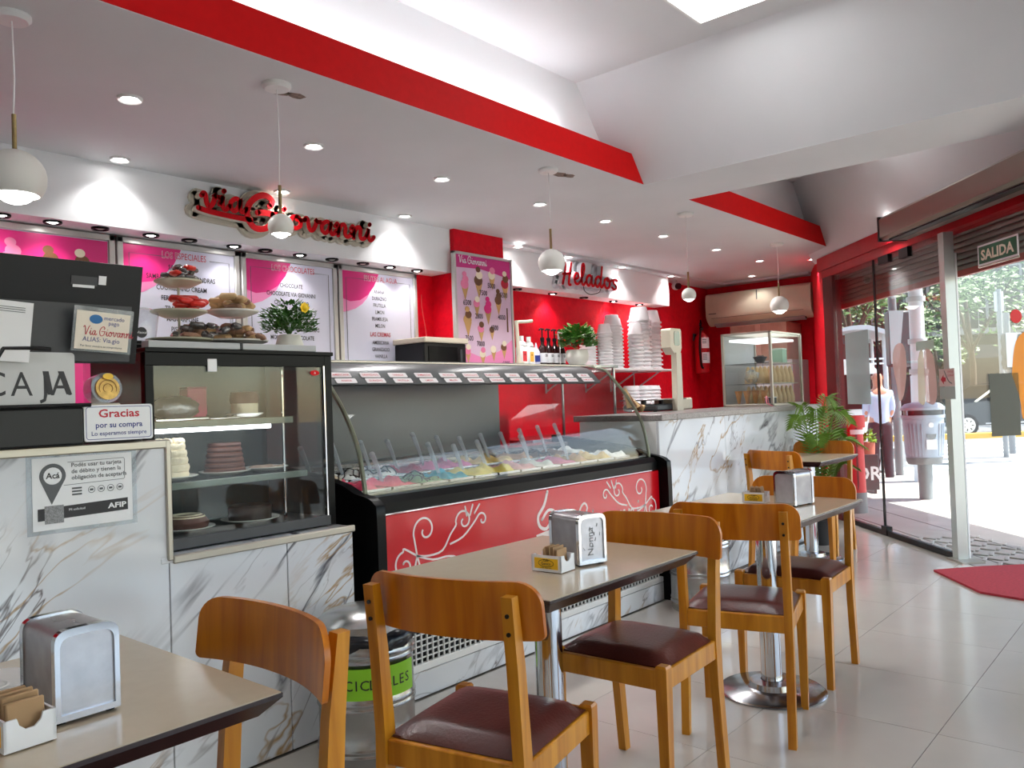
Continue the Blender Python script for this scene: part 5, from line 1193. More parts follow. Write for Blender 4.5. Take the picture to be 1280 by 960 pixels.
b0 = thing('small_tray', 'small dark tray with a white rim on the cabinet floor', 'tray', (CX0 + .09, CY0 + .07, 1.142)); MB().cbox(CX0 + .04, CX0 + .14, CY0 + .03, CY0 + .09, 1.1425, 1.19, .003).build('tray_front', DGREY, b0, world=True); MB().cbox(CX0 + .035, CX0 + .145, CY0 + .026, CY0 + .094, 1.19, 1.196, .002).build('tray_rim', WHITE, b0, world=True)
MB().tube(smooth([(6.28, 2.66, 1.1255), (6.22, 2.68, 1.15), (6.26, 2.70, 1.20), (6.33, 2.72, 1.19), (6.40, 2.74, 1.14)], 5), .005, 6).build('power_cable', mat('pink_cable', rgb(214, 120, 130), .4), t, world=True)
# cardboard boxes on a cupboard in the corner
t = thing('corner_cupboard', 'grey cupboard under the cardboard box in the far corner', 'cupboard', (9.2, 3.9, 0)); slab('cupboard_body', 9.0, 9.48, 3.56, 4.35, 0, 1.60, LGREY, t, .004); slab('cupboard_door', 8.99, 9.0, 3.58, 3.9, .05, 1.57, WHITE, t, .003); slab('cupboard_door', 8.99, 9.0, 3.91, 4.33, .05, 1.57, WHITE, t, .003)
t = thing('cardboard_box', 'pinkish cardboard box under the air conditioner', 'box', (9.2, 3.9, 1.6)); slab('box_body', 9.02, 9.46, 3.62, 4.3, 1.601, 2.03, mat('cardboard', rgb(190, 150, 130), .8, var=.15), t, .004); slab('box_tape', 9.015, 9.02, 3.93, 3.99, 1.62, 2.02, mat('box_tape', rgb(206, 170, 150), .4), t, .001)

# ================================================================== wall-mounted things
t = thing('air_conditioner', 'yellowed white split air conditioner on the red end wall', 'air conditioner', (9.36, 4.04, 2.1))
pr_ = smooth([(9.49, 2.10), (9.33, 2.075), (9.25, 2.12), (9.205, 2.20), (9.21, 2.42), (9.25, 2.465), (9.36, 2.475), (9.49, 2.475)], 3)
MB().prism(pr_, 3.40, 4.70, lambda u, v, w: (u, w, v)).build('housing', mat('aged_white', rgb(206, 196, 172), .4, var=.06), t, world=True, ang=40)
MB().prism([(9.335, 2.066), (9.262, 2.102), (9.254, 2.094), (9.327, 2.056)], 3.50, 4.62, lambda u, v, w: (u, w, v)).build('louvre', LGREY, t, world=True, ang=0)
MB().prism([(9.318, 2.082), (9.222, 2.176), (9.212, 2.166), (9.306, 2.068)], 3.49, 4.63, lambda u, v, w: (u, w, v)).build('outlet_slot', BLACK, t, world=True, ang=0)
slab('front_seam', 9.198, 9.206, 4.03, 4.04, 2.34, 2.455, DGREY, t, .001); slab('maker_plate', 9.198, 9.203, 4.56, 4.66, 2.215, 2.225, DGREY, t, .001)
t = thing('fire_extinguisher', 'red fire extinguisher with white labels on the red wall', 'fire extinguisher', (9.1, 4.72, 1.49))
MB().lathe([(0, 0), (.085, 0), (.09, .02), (.09, .40), (.07, .46), (.03, .49), (.03, .52), (0, .52)], (9.1, 4.715, 1.50), 24).build('cylinder', mat('extinguisher_red', rgb(186, 20, 30), .3), t, world=True)
k = MB(); k.cyl((9.1, 4.715, 2.0), (9.1, 4.715, 2.06), .025, n=12); k.tube([(9.1, 4.715, 2.06), (9.0, 4.68, 2.10), (8.96, 4.66, 2.07)], .010, 6); k.tube([(9.1, 4.715, 2.09), (9.02, 4.68, 2.14)], .010, 6); k.build('valve', BLACK, t, world=True)
MB().tube(smooth([(9.07, 4.69, 2.04), (8.97, 4.66, 2.0), (8.94, 4.66, 1.8), (8.96, 4.66, 1.6), (9.0, 4.66, 1.56)], 4), .014, 8).build('hose', BLACK, t, world=True)
MB().cbox(9.07, 9.13, 4.80, 4.818, 1.9, 1.99, .003).build('wall_bracket', DGREY, t, world=True)
for z0, z1, m in ((1.80, 1.93, PAPER), (1.62, 1.75, PAPER)):
    MB().add([(9.1 + .0915 * math.cos(a), 4.715 + .0915 * math.sin(a), z) for z in (z0, z1) for a in [math.radians(205 + i * 9) for i in range(9)]], [(i, i + 1, i + 10, i + 9) for i in range(8)]).build('label', m, t, world=True)
k = MB()
for z in (1.90, 1.88, 1.86, 1.72, 1.70, 1.68, 1.66): k.add([(9.1 + .0922 * math.cos(a), 4.715 + .0922 * math.sin(a), zz) for zz in (z, z + .008) for a in [math.radians(212 + i * 8) for i in range(5)]], [(i, i + 1, i + 6, i + 5) for i in range(4)])
k.build('label_print', INKG, t, world=True)
t = thing('security_camera', 'small white dome security camera under the ceiling by the cup bulkhead', 'camera', (8.45, 4.70, 2.575))
MB().cyl((8.45, 4.70, 2.575), (8.45, 4.70, 2.545), .035, n=16).build('mount', WHITE, t, world=True); MB().sphere((8.45, 4.68, 2.51), .048, 16, 10).build('camera_ball', WHITE, t, world=True); MB().cyl((8.44, 4.655, 2.505), (8.425, 4.625, 2.498), .036, n=16).build('lens_face', BLACK, t, world=True)
# ================================================================== tables
def table(x0, x1, y0, y1, label, base=None):
    cx, cy = (x0 + x1) / 2, (y0 + y1) / 2; bx, by = base or (cx, cy)
    t = thing('cafe_table', label, 'table', (bx, by, 0), 0, 'beige cafe tables')
    z = .745; i = .03
    lo = [(x0 + i, y0 + i), (x1 - i, y0 + i), (x1 - i, y1 - i), (x0 + i, y1 - i)]; hi = [(x0, y0), (x1, y0), (x1, y1), (x0, y1)]
    MB().prism([(x0 + .002, y0 + .002), (x1 - .002, y0 + .002), (x1 - .002, y1 - .002), (x0 + .002, y1 - .002)], z - .002, z).build('laminate_top', TOP, t, world=True, ang=0)
    k = MB(); V = [(a, b, z - .040) for a, b in lo] + [(a, b, z - .009) for a, b in hi] + [(a, b, z - .002) for a, b in hi]
    k.add(V, [(3, 2, 1, 0), (8, 9, 10, 11)] + [(j, (j + 1) % 4, 4 + (j + 1) % 4, 4 + j) for j in range(4)] + [(4 + j, 4 + (j + 1) % 4, 8 + (j + 1) % 4, 8 + j) for j in range(4)]).build('bevelled_edge', TEDGE, t, world=True, ang=0)
    MB().cyl((bx, by, .02), (bx, by, z - .045), .042, n=28).build('chrome_column', CHROME, t, world=True)
    MB().lathe([(0, 0), (.212, 0), (.215, .006), (.205, .014), (.10, .018), (.092, .022), (.088, .045), (.045, .05)], (bx, by, .0005), 40).build('round_base', STEEL, t, world=True)
    MB().cbox(bx - .12, bx + .12, by - .10, by + .10, z - .052, z - .040, .003).build('mounting_plate', BLACK, t, world=True)
    return t
table(.06, .81, 1.24, 1.87, 'beige table with a dark edge in the near corner by the till')
table(1.56, 2.31, 1.24, 1.86, 'beige table with a dark edge in front of the freezer')
table(3.00, 3.755, 1.195, 1.84, 'beige table standing on a round chrome base in front of the serving counter', (3.25, 1.43))
table(5.62, 6.395, 2.055, 2.52, 'farthest beige table next to the palm at the end of the counter')

# ================================================================== chairs (built once, facing +x)
def make_chair():
    t = thing('dining_chair', '-', 'chair', (0, 0, 0), 0, 'amber wooden cafe chairs')
    for s in (-1, 1):
        k = MB()   # rear post: floor to top, slightly raked
        P = [(-.215, .0), (-.185, .30), (-.180, .46), (-.195, .66), (-.215, .815)]; W_ = [.016, .019, .020, .018, .014]
        for j in range(4):
            (xa, za), (xb, zb) = P[j], P[j + 1]; wa, wb = W_[j], W_[j + 1]; ya = s * .185
            V = [(xa - wa, ya - .014, za), (xa + wa, ya - .014, za), (xa + wa, ya + .014, za), (xa - wa, ya + .014, za), (xb - wb, ya - .014, zb), (xb + wb, ya - .014, zb), (xb + wb, ya + .014, zb), (xb - wb, ya + .014, zb)]
            F_ = [(0, 1, 5, 4), (1, 2, 6, 5), (2, 3, 7, 6), (3, 0, 4, 7)] + ([(3, 2, 1, 0)] if j == 0 else []) + ([(4, 5, 6, 7)] if j == 3 else [])
            k.add(V, F_)
        k.build('rear_leg', WOOD, t, ang=50)
        MB().cyl((-.2245, s * .185, .735), (-.2195, s * .185, .735), .005, n=8).build('screw_head', BLACK, t); MB().cyl((-.2285, s * .185, .775), (-.2235, s * .185, .775), .005, n=8).build('screw_head', BLACK, t)
        k = MB(); wa = .0145
        for (za, zb, ra, rb) in ((0, .40, .013, .018), (.40, .452, .018, .018), (.452, .458, .018, .014)):
            x, y = .175, s * .185; q = s * .0
            k.add([(x + a * r_, y + b * r_, z) for z, r_ in ((za, ra), (zb, rb)) for a, b in ((-1, -1), (1, -1), (1, 1), (-1, 1))], [(0, 1, 5, 4), (1, 2, 6, 5), (2, 3, 7, 6), (3, 0, 4, 7), (3, 2, 1, 0), (4, 5, 6, 7)])
        k.build('front_leg', WOOD, t, ang=50)
        MB().cbox(-.165, .16, s * .185 - .010, s * .185 + .010, .385, .445, .003).build('side_rail', WOOD, t)
    MB().cbox(.168, .186, -.168, .168, .385, .445, .003).build('front_rail', WOOD, t)
    MB().cbox(-.192, -.172, -.172, .172, .385, .445, .003).build('rear_rail', WOOD, t)
    # padded seat
    NX, NY = 10, 10; V = []
    for j in range(NY + 1):
        for i in range(NX + 1):
            u, v = i / NX * 2 - 1, j / NY * 2 - 1
            e = (1 - abs(u) ** 5) * (1 - abs(v) ** 5)
            V.append((-.005 + u * .172, v * (.188 if u > -.85 else .172) * 1.0, .447 + .032 * max(0, e) ** .45))
    k = MB().add(V, [(j * (NX + 1) + i, j * (NX + 1) + i + 1, (j + 1) * (NX + 1) + i + 1, (j + 1) * (NX + 1) + i) for j in range(NY) for i in range(NX)])
    k.box(-.17, .165, -.175, .175, .435, .448); k.build('padded_seat', LEATHER, t, ang=70)
    # curved plywood backrest, ends wrapping forward, upper corners rounded
    k = MB(); N = 34; A = []
    for i in range(N + 1):
        s = math.sin((i / N - .5) * math.pi); y = s * .235; x = -.182 + .050 * abs(s) ** 2.2 - .012
        top = .838 - .058 * (1 - math.sqrt(max(0, 1 - max(0, (abs(s) - .76) / .24) ** 2))); bot = .708 + .012 * (1 - math.sqrt(max(0, 1 - max(0, (abs(s) - .95) / .05) ** 2)))
        A.append((x, y, bot, top))
    th = .013; V = []
    for x, y, b_, tp in A: V += [(x - .008, y, b_), (x - .016, y, tp), (x - .008 + th, y, b_), (x - .016 + th, y, tp)]
    F_ = []
    for i in range(N):
        a, b_ = i * 4, i * 4 + 4
        F_ += [(a, b_, b_ + 1, a + 1), (a + 2, a + 3, b_ + 3, b_ + 2), (a + 1, b_ + 1, b_ + 3, a + 3), (a, a + 2, b_ + 2, b_)]
    F_ += [(0, 1, 3, 2), (4 * N, 4 * N + 2, 4 * N + 3, 4 * N + 1)]
    k.add(V, F_).build('backrest', WOOD2, t, ang=50)
    return t
CH = [((.737, 1.448), 178, 'wooden chair pushed under the near corner table, its back to the steel bin'),
      ((1.490, 1.385), 12, 'large wooden chair in the middle foreground with its back to the viewer'),
      ((2.225, 1.425), 183, 'wooden chair on the serving counter side of the freezer table'),
      ((2.925, 1.385), 15, 'wooden chair with its back to the viewer at the round based table'),
      ((3.565, 1.440), 184, 'wooden chair facing the viewer behind the round based table'),
      ((5.520, 2.235), -19, 'wooden chair with its back to the viewer at the farthest table'),
      ((6.290, 2.335), 180, 'farthest wooden chair, in front of the palm')]
ch0 = make_chair()
for i, ((x, y), a, lb) in enumerate(CH):
    if i == 0: ch0.location = (x, y, 0); ch0.rotation_euler = (0, 0, math.radians(a)); ch0['label'] = lb
    else: dup(ch0, (x, y, 0), math.radians(a), lb)

# ================================================================== napkin dispensers (face plate to -y in local space)
def make_disp():
    t = thing('napkin_dispenser', '-', 'napkin dispenser', (0, 0, 0), 0, 'chrome napkin dispensers'); w, d, h = .05, .075, .150
    sgn = lambda a: 1 if a >= 0 else -1
    P = [(-w, .006), (w, .006)] + [(w * sgn(math.cos(a)) * abs(math.cos(a)) ** .42, h - .030 + .030 * math.sin(a) ** .62) for a in [math.radians(10 * i) for i in range(0, 19)]]
    mpv = lambda u, v, z: (u, z, v)
    MB().prism([(a * .95, b if b < .01 else b * .985) for a, b in P], -d + .012, d - .012, mpv).build('marbled_case', mat('printed_case', rgb(168, 164, 168), .25, metal=.5, var=.3, vscale=14), t, ang=40)
    for s in (-1, 1):
        y0, y1 = (-d, -d + .014) if s < 0 else (d - .014, d)
        k = MB()
        inner = [(a * .84, .016 + (b - .006) * .85) for a, b in P]; n = len(P)
        yo = -d if s < 0 else d; yi = yo + (.014 if s < 0 else -.014)
        V = [mpv(a, b, yo) for a, b in P] + [mpv(a, b, yi) for a, b in P] + [mpv(a, b, yo) for a, b in inner] + [mpv(a, b, yo + (.005 if s < 0 else -.005)) for a, b in inner]
        F_ = []
        for i in range(n):
            j = (i + 1) % n; F_ += [(i, j, n + j, n + i), (i, 2 * n + i, 2 * n + j, j), (2 * n + i, 3 * n + i, 3 * n + j, 2 * n + j)]
        F_.append(tuple(range(n, 2 * n)))
        k.add(V, F_).build('face_frame', CHROME, t, ang=40)
        MB().prism(inner, yo + (.0045 if s < 0 else -.0045), yo + (.0055 if s < 0 else -.0055), mpv).build('face_insert', mat('insert_silver', rgb(200, 202, 210), .22, metal=.5, var=.1, vscale=40) if 'insert_silver' not in MATS else MATS['insert_silver'], t, ang=0)
    for sx in (-1, 1):
        for sy in (-1, 1): MB().cbox(sx * .038 - .008, sx * .038 + .008, sy * .055 - .010, sy * .055 + .010, 0, .007, .002).build('rubber_foot', BLACK, t)
    return t
d0 = make_disp(); d0.location = (.552, 1.468, .7455); d0['label'] = 'chrome napkin dispenser on the near corner table'
d1 = dup(d0, (1.982, 1.462, .7455), math.radians(-17), 'chrome napkin dispenser on the freezer table')
k = MB(); R2 = Matrix.Translation((1.982, 1.462, .7455)) @ Matrix.Rotation(math.radians(-17), 4, 'Z')
for i in range(9):
    u, v = random.uniform(-.034, .034), random.uniform(.03, .12); k.stroke([(u, v), (u + random.uniform(-.006, .006), v + .008)], .0018, 0, .0004, lambda a, b, w: (a, -.0710 - w, b), 1)
put_text(k, 'Nonna', 0, 0, .030, lambda a, b, w: (.004 - b, -.0713 - w, .07 + a))
o = k.build('drawn_pattern', INKG, d1, ang=0)
dup(d0, (3.455, 1.385, .7455), math.radians(-100), 'chrome napkin dispenser on the round based table')
# sugar caddies with packets
PK = mat('kraft_packet', rgb(176, 140, 100), .7, var=.15)
def make_caddy():
    t = thing('sugar_caddy', '-', 'sugar caddy', (0, 0, 0), 0, 'white sugar caddies'); w, d, h = .036, .050, .048
    k = MB()
    k.box(-w, w, -d, d, .002, .006); k.box(-w, -w + .004, -d, d, .006, h); k.box(w - .004, w, -d, d, .006, h)
    for s in (-1, 1):
        y0, y1 = (-d, -d + .004) if s < 0 else (d - .004, d)
        prof = [(-w, .006), (w, .006), (w, h), (.018, h), (.015, h - .010), (.006, h - .018), (-.006, h - .018), (-.015, h - .010), (-.018, h), (-w, h)]
        k.prism(prof, y0, y1, lambda u, v, z: (u, z, v))
    k.build('porcelain_box', mat('porcelain', rgb(236, 236, 238), .2, coat=.4) if 'porcelain' not in MATS else MATS['porcelain'], t, ang=30)
    MB().box(-w - .0006, -w, -.040, .040, .010, .040).build('yellow_label', YELLOW, t, ang=0)
    k = MB(); mpl = lambda u, v, z: (-w - .0014, -u, v)
    k.stroke([(.026 * math.cos(a), .026 + .010 * math.sin(a)) for a in [i * .4488 for i in range(15)]], .0014, 0, .0002, lambda u, v, z: (-w - .0010, -u, v), 2)
    put_text(k, 'Café', 0, .031, .010, mpl, bold=.01); put_text(k, 'Genco', 0, .021, .012, mpl, bold=.01); put_text(k, 'Cafe expreso', 0, .0115, .007, mpl); k.build('label_lettering', INK, t, ang=0)
    return t
c0 = make_caddy()
pk0 = None
def packets(cx, cy, rz, n, where):
    global pk0
    for i in range(n):
        if pk0 is None: pk0 = MB().cbox(-.026, .026, -.0022, .0022, 0, .058, .002).build('sugar_packet', PK); o = pk0
        else: o = pk0.copy(); COL.objects.link(o)
        v = -.036 + .0078 * i; a = rz
        o.location = (cx - v * math.sin(a), cy + v * math.cos(a), .7455 + .0065); o.rotation_euler = (random.uniform(-.16, .04), 0, a + random.uniform(-.05, .05))
        o.scale = (1, .8, random.uniform(.98, 1.16)); tag(o, '%s brown sugar packet from the front of the caddy %s' % (ORD[i], where), 'sugar packet', 'sugar packets in the caddy ' + where)
c0.location = (.448, 1.395, .7455); c0.rotation_euler = (0, 0, math.radians(2)); c0['label'] = 'white sugar caddy with a yellow label on the near corner table'; packets(.448, 1.395, math.radians(2), 9, 'on the near corner table')
dup(c0, (1.848, 1.452, .7455), math.radians(4), 'white sugar caddy with a yellow label on the freezer table'); packets(1.848, 1.452, math.radians(4), 8, 'on the freezer table')
dup(c0, (3.46, 1.56, .7455), math.radians(6), 'white sugar caddy with a yellow label on the round based table'); packets(3.46, 1.56, math.radians(6), 8, 'on the round based table')
# glass and saucer at the left edge
t = thing('saucer', 'white saucer behind the napkin dispenser on the near corner table', 'saucer', (.505, 1.70, .7455)); MB().lathe([(0, 0), (.04, 0), (.075, .012), (.074, .015), (.04, .004), (0, .004)], (.505, 1.70, .7455), 28).build('saucer_dish', PLATE, t, world=True); MB().lathe([(.030, .0045), (.026, .006), (.022, .0045)], (.505, 1.70, .7455), 28).build('well_ring', PLATE, t, world=True)
t = thing('water_glass', 'small clear glass at the left edge of the near corner table', 'glass', (.478, 1.665, .7455)); MB().lathe([(0, 0), (.024, 0), (.029, .085), (.027, .085), (.022, .008), (0, .008)], (.478, 1.665, .7455), 24).build('glass_wall', CLEARP, t, world=True); MB().lathe([(0, .010), (.0215, .010), (.023, .03), (0, .03)], (.478, 1.665, .7455), 20).build('water', glass_mat('water', (.9, .93, .95, 1), 1, 1.33), t, world=True)

# ================================================================== steel bins
def bin_(x, y, label, lettering, lid):
    t = thing('steel_bin', label, 'waste bin', (x, y, 0), 0, 'ribbed steel bins'); r = .168; h = .42
    prof = [(0, .0), (r * .97, .0), (r, .01), (r, .025)]
    for z in (.05, .07, .205, .225, .365, .385):
        prof += [(r, z - .009), (r + .006, z), (r, z + .009)]
    prof += [(r, h), (r * .95, h), (r * .95, .02), (0, .02)]
    MB().lathe(sorted(prof[:4] + prof[4:-4], key=lambda p: p[1]) + prof[-4:], n=44).build('bin_body', GALV, t, ang=60)
    if lid:
        k = MB(); n = 40; V = []
        for j, (rr, z) in enumerate(((r + .005, .408), (r + .018, .414), (r + .020, .43), (r + .010, .455), (r - .01, .465), (r - .03, .46))):
            for i in range(n):
                a = 6.283 * i / n; w = .008 * math.sin(9 * a + j) + .006 * math.sin(17 * a + 2 * j); V.append(((rr + w) * math.cos(a), (rr + w) * math.sin(a), z + .012 * math.sin(5 * a + j * .7) * (1 if j < 3 else .3)))
        k.add(V, [(j * n + i, j * n + (i + 1) % n, (j + 1) * n + (i + 1) % n, (j + 1) * n + i) for j in range(5) for i in range(n)]).build('bag_collar', mat('black_bag', rgb(20, 22, 30), .22) if 'black_bag' not in MATS else MATS['black_bag'], t, ang=60)
        MB().lathe([(r * .94, .452), (r * 1.0, .458), (r * 1.0, .485), (r * .86, .505), (r * .5, .522), (.03, .528), (0, .53)], n=40).build('steel_lid', GALV, t, ang=40)
    else:
        MB().lathe([(r * 1.02, .42), (r * 1.02, .435), (r * .9, .44), (r * .9, .42)], n=40).build('steel_rim', GALV, t, ang=40)
    if lettering:
        def cm(u, v, w): a = math.radians(-112) + u / (r + .008); return ((r + .0075 + w) * math.cos(a), (r + .0075 + w) * math.sin(a), .247 + v)
        k = MB(); n = 24; k.add([cm(-.185 + .33 * i / n, v, 0) for v in (0, .105) for i in range(n + 1)], [(i, i + 1, n + 2 + i, n + 1 + i) for i in range(n)]); k.build('green_label', mat('label_green', rgb(142, 206, 40), .4), t)
        k = MB()
        for i, ch in enumerate(lettering): put_text(k, ch, -.168 + .0275 * i, .034, .048, lambda u, v, w: cm(u, v, .0012), bold=.004)
        k.build('lettering', INK, t, ang=0)
    return t
bin_(1.865, 2.33, 'lidded ribbed steel bin with a green recycling label by the till counter', 'RECICLABLES', True)
bin_(4.30, 2.30, 'ribbed steel bin with a dark bag half hidden behind the chairs at the serving counter', '', True)
# palm
t = thing('potted_palm', 'palm in a dark grey pot at the end of the serving counter', 'potted plant', (6.60, 2.44, 0))
MB().lathe([(0, 0), (.075, 0), (.10, .19), (.105, .20), (.095, .20), (.09, .17), (0, .17)], (6.60, 2.44, 0), 24).build('pot', DGREY, t, world=True)
MB().lathe([(0, .171), (.09, .172)], (6.60, 2.44, 0), 20).build('soil', CHOCD, t, world=True)
rnd = random.Random(11)
FR = [(178, .40, 1.06), (140, .20, 1.14), (235, .36, 1.08), (290, .26, 1.10), (20, .22, 1.10), (255, .16, 1.2), (205, .30, .90), (270, .34, .86), (330, .26, .92), (165, .38, .74), (310, .28, .66)]
for a, reach, hz in FR:
    a = math.radians(a + rnd.uniform(-6, 6)); b0 = Vector((6.60, 2.44, .17)); ctrl = [b0, b0 + Vector((math.cos(a) * reach * .25, math.sin(a) * reach * .25, (hz - .17) * .55)), b0 + Vector((math.cos(a) * reach * .60, math.sin(a) * reach * .60, (hz - .17) * .97)), b0 + Vector((math.cos(a) * reach * 1.1, math.sin(a) * reach * 1.1, (hz - .17) * .88))]
    for p in ctrl:
        if p.y > 2.55 and p.z < 1.2: p.y = 2.55
    P = [Vector(p) for p in smooth([tuple(c_) for c_ in ctrl], 8)]
    fr = MB().tube([tuple(p) for p in P], .004, 5).build('frond_stem', PALM, t, world=True)
    k = MB()
    for i in range(6, len(P) - 1):
        d = (P[i + 1] - P[i]).normalized(); sd = d.cross(Vector((0, 0, 1))).normalized(); f = (i - 5) / (len(P) - 6); L_ = .125 * math.sin(math.pi * min(1, .25 + f * .72)) + .03
        for s in (-1, 1):
            for h_ in (0, .5):
                p = P[i].lerp(P[i + 1], h_); tip = p + (sd * s * .86 + d * .5) * L_ + Vector((0, 0, -.02)); 
                if tip.y > 2.565 and tip.z < 1.12: tip.y = 2.565
                mid = p.lerp(tip, .45) + Vector((0, 0, .012)); wv = d * .0036
                k.add([p, mid + wv, tip, mid - wv], [(0, 1, 2), (0, 2, 3)])
    k.build('frond_leaflets', PALM, fr, ang=60) if 0 else k.build('frond_leaflets', PALM, t, world=True, ang=60)
# ================================================================== the street outside
PAVE = mat('pavement', rgb(176, 172, 166), .7, var=.12, vscale=3); ASPH = mat('asphalt', rgb(112, 114, 116), .85, var=.15, vscale=4)
GZ = -.10; RZ = -.24
def gclip(poly): return clip(poly, GA, (-GN[0], -GN[1]))
k = MB(); k.prism(gpoly(-14, 6, .02, 3.6), GZ - .3, GZ); pav = struct('pavement', k, PAVE, 'pale concrete pavement in front of the shop', 0)
# paving slabs and the tactile strip close to the glass
JN = mat('paving_joint', rgb(120, 116, 112), .8)
for i in range(7): MB().prism(gpoly(-9, 3, .45 + i * .45, .462 + i * .45), GZ, GZ + .002).build('paving_joint', JN, pav, ang=0)
TAC = mat('tactile_tile', rgb(170, 166, 160), .7); tb0 = None
for i in range(7):
    for j in range(7):
        c = gp(.25 - i * .19, .42 + j * .085); q = MB().cbox(-.055, .055, -.014, .014, 0, .012, .004)
        if tb0 is None: o = tb0 = q.build('tactile_bar', TAC, pav)
        else: o = tb0.copy(); COL.objects.link(o)
        o.location = (c[0], c[1], GZ); o.rotation_euler = (0, 0, math.atan2(GU[1], GU[0]) + (.6 if j % 2 else -.6))
k = MB(); k.prism(gpoly(-60, 70, 3.6, 90), RZ - .3, RZ); road = struct('road', k, ASPH, 'grey asphalt street beyond the pavement', 0)
MB().prism(gpoly(-14, 6, 3.55, 3.72), GZ - .2, GZ + .005).build('kerb_stone', mat('kerb', rgb(150, 148, 144), .7), pav, ang=0)
CWM = mat('crosswalk_white', rgb(225, 225, 222), .7)
for i in range(7):
    f0 = 13.4 + i * 1.15; a, b, c, d = ext(1120 + i * 4, f0), ext(1420, f0), ext(1420, f0 + .55), ext(1120 + i * 4, f0 + .55)
    MB().prism([a[:2], b[:2], c[:2], d[:2]], RZ, RZ + .004).build('crosswalk_stripe', CWM, road, ang=0)
a, b, c, d = ext(1040, 22.6), ext(1420, 22.6), ext(1420, 23.0), ext(1040, 23.0)
MB().prism([a[:2], b[:2], c[:2], d[:2]], RZ, RZ + .14).build('yellow_kerb', mat('kerb_yellow', rgb(220, 170, 60), .7), road, ang=0)

def eframe(px, fwd, z=0.0, turn=0.0):
    """object frame: local x to the right of the view, local y away, z up"""
    p = ext(px, fwd, z); e = math.atan2(ER[1], ER[0]) + turn
    return p, e
# street litter bin on a post
p, e = eframe(1151, 9.75, GZ)
t = thing('street_bin', 'grey ribbed street litter bin on a post outside the glass', 'litter bin', p, e)
SB = mat('street_bin_grey', rgb(160, 172, 188), .5)
MB().cyl((0, 0, 0), (0, 0, .55), .075, .085, 18).build('post', mat('bin_post', rgb(128, 132, 134), .6), t)
prof = [(0, .42), (.16, .42), (.195, .46), (.215, .55), (.235, .98)]
MB().lathe(prof, n=32, sy=.8).build('bin_body', SB, t, ang=40)
for i in range(14):
    if i in (6, 7, 5, 8): continue
    a = math.radians(200 + i * 10.8); MB().tube([(.21 * math.cos(a), .21 * .8 * math.sin(a), .52), (.238 * math.cos(a), .238 * .8 * math.sin(a), .90)], .006, 5).build('rib', SB, t)
MB().lathe([(.19, .42), (.20, .44), (.212, .50), (.206, .50)], n=32, sy=.8).build('base_rim', MGREY, t)
MB().lathe([(.215, .955), (.245, .965), (.248, 1.0), (.225, 1.0)], n=32, sy=.8).build('collar', SB, t)
MB().lathe([(.0, 1.0), (.215, 1.0), (.215, 1.06), (0, 1.06)], n=32, sy=.8).build('opening', DGREY, t)
MB().lathe([(.25, 1.06), (.25, 1.09), (.2, 1.135), (.1, 1.155), (0, 1.16)], n=32, sy=.8).build('hood', SB, t)
for a_ in (200, 340): MB().cyl((.23 * math.cos(math.radians(a_)), .184 * math.sin(math.radians(a_)), .99), (.235 * math.cos(math.radians(a_)), .188 * math.sin(math.radians(a_)), 1.07), .012, n=8).build('hood_strut', SB, t)
MB().prism(ngon(0, 0, .03, 16), 0, .004, lambda u, v, w: (u, -.185 - w, .885 + v)).build('round_emblem', WHITE, t, ang=0)
MB().prism([(-.06, .78), (.06, .78), (.05, .735), (.02, .715), (-.02, .715), (-.05, .735)], 0, .003, lambda u, v, w: (u, -.182 - w, v)).build('dark_notch', MGREY, t, ang=0)
MB().prism(rect(.12, .115), 0, .003, lambda u, v, w: (-.06 + u, -.180 - w, .60 + v)).build('white_sticker', PAPER, t, ang=0)
# red post box / bollard
p, e = eframe(1063, 8.9, GZ)
t = thing('red_pillar', 'tall red pipe pillar with a grey foot outside the glass', 'pillar', p, e)
MB().cyl((0, 0, 0), (0, 0, .22), .115, n=22).build('grey_foot', MGREY, t)
PR = mat('pillar_red', rgb(196, 44, 48), .45)
MB().cyl((0, 0, .22), (0, 0, 1.02), .11, .10, 22).build('pillar_shaft', PR, t); MB().cyl((0, 0, .92), (0, 0, 1.05), .125, n=22).build('pillar_head', PR, t)
MB().add([(.128 * math.cos(a), .128 * math.sin(a), z) for z in (.85, .90) for a in [math.radians(235 + 12 * i) for i in range(7)]], [(i, i + 1, i + 8, i + 7) for i in range(6)]).build('white_label', PAPER, t)
MB().box(-.02, .0, -.108, -.104, .25, .93).build('seam', DARK_RED, t, ang=0)
# dark sign board with white letters
p, e = eframe(1072, 10.4, GZ)
t = thing('street_board', 'dark pavement board with white letters beside the pedestrian', 'sign board', p, e)
MB().cbox(-.22, .22, 0, .04, .05, .50, .004).build('board', DGREY, t); put_text(MB(), 'OR', .08, .18, .24, lambda u, v, w: (u, -.003, v), bold=.02).build('lettering', PAPER, t, ang=0)
for x in (-.17, .17): MB().cbox(x - .015, x + .015, .0, .25, 0, .06, .003).build('foot', DGREY, t)
p, e = eframe(1078, 11.0, GZ)
t = thing('street_planter', 'small terracotta planter with bright leaves behind the dark board', 'planter', p, e)
MB().lathe([(0, 0), (.09, 0), (.12, .62), (.10, .62), (0, .56)], n=18).build('planter_pot', mat('terracotta', rgb(170, 90, 70), .7), t)
o = leafy('foliage', None, (0, 0, .58), 90, .10, .22, .07, mat('bright_leaf', rgb(110, 150, 30), .5), .6, 4); o.parent = t; o['kind'] = 'stuff'
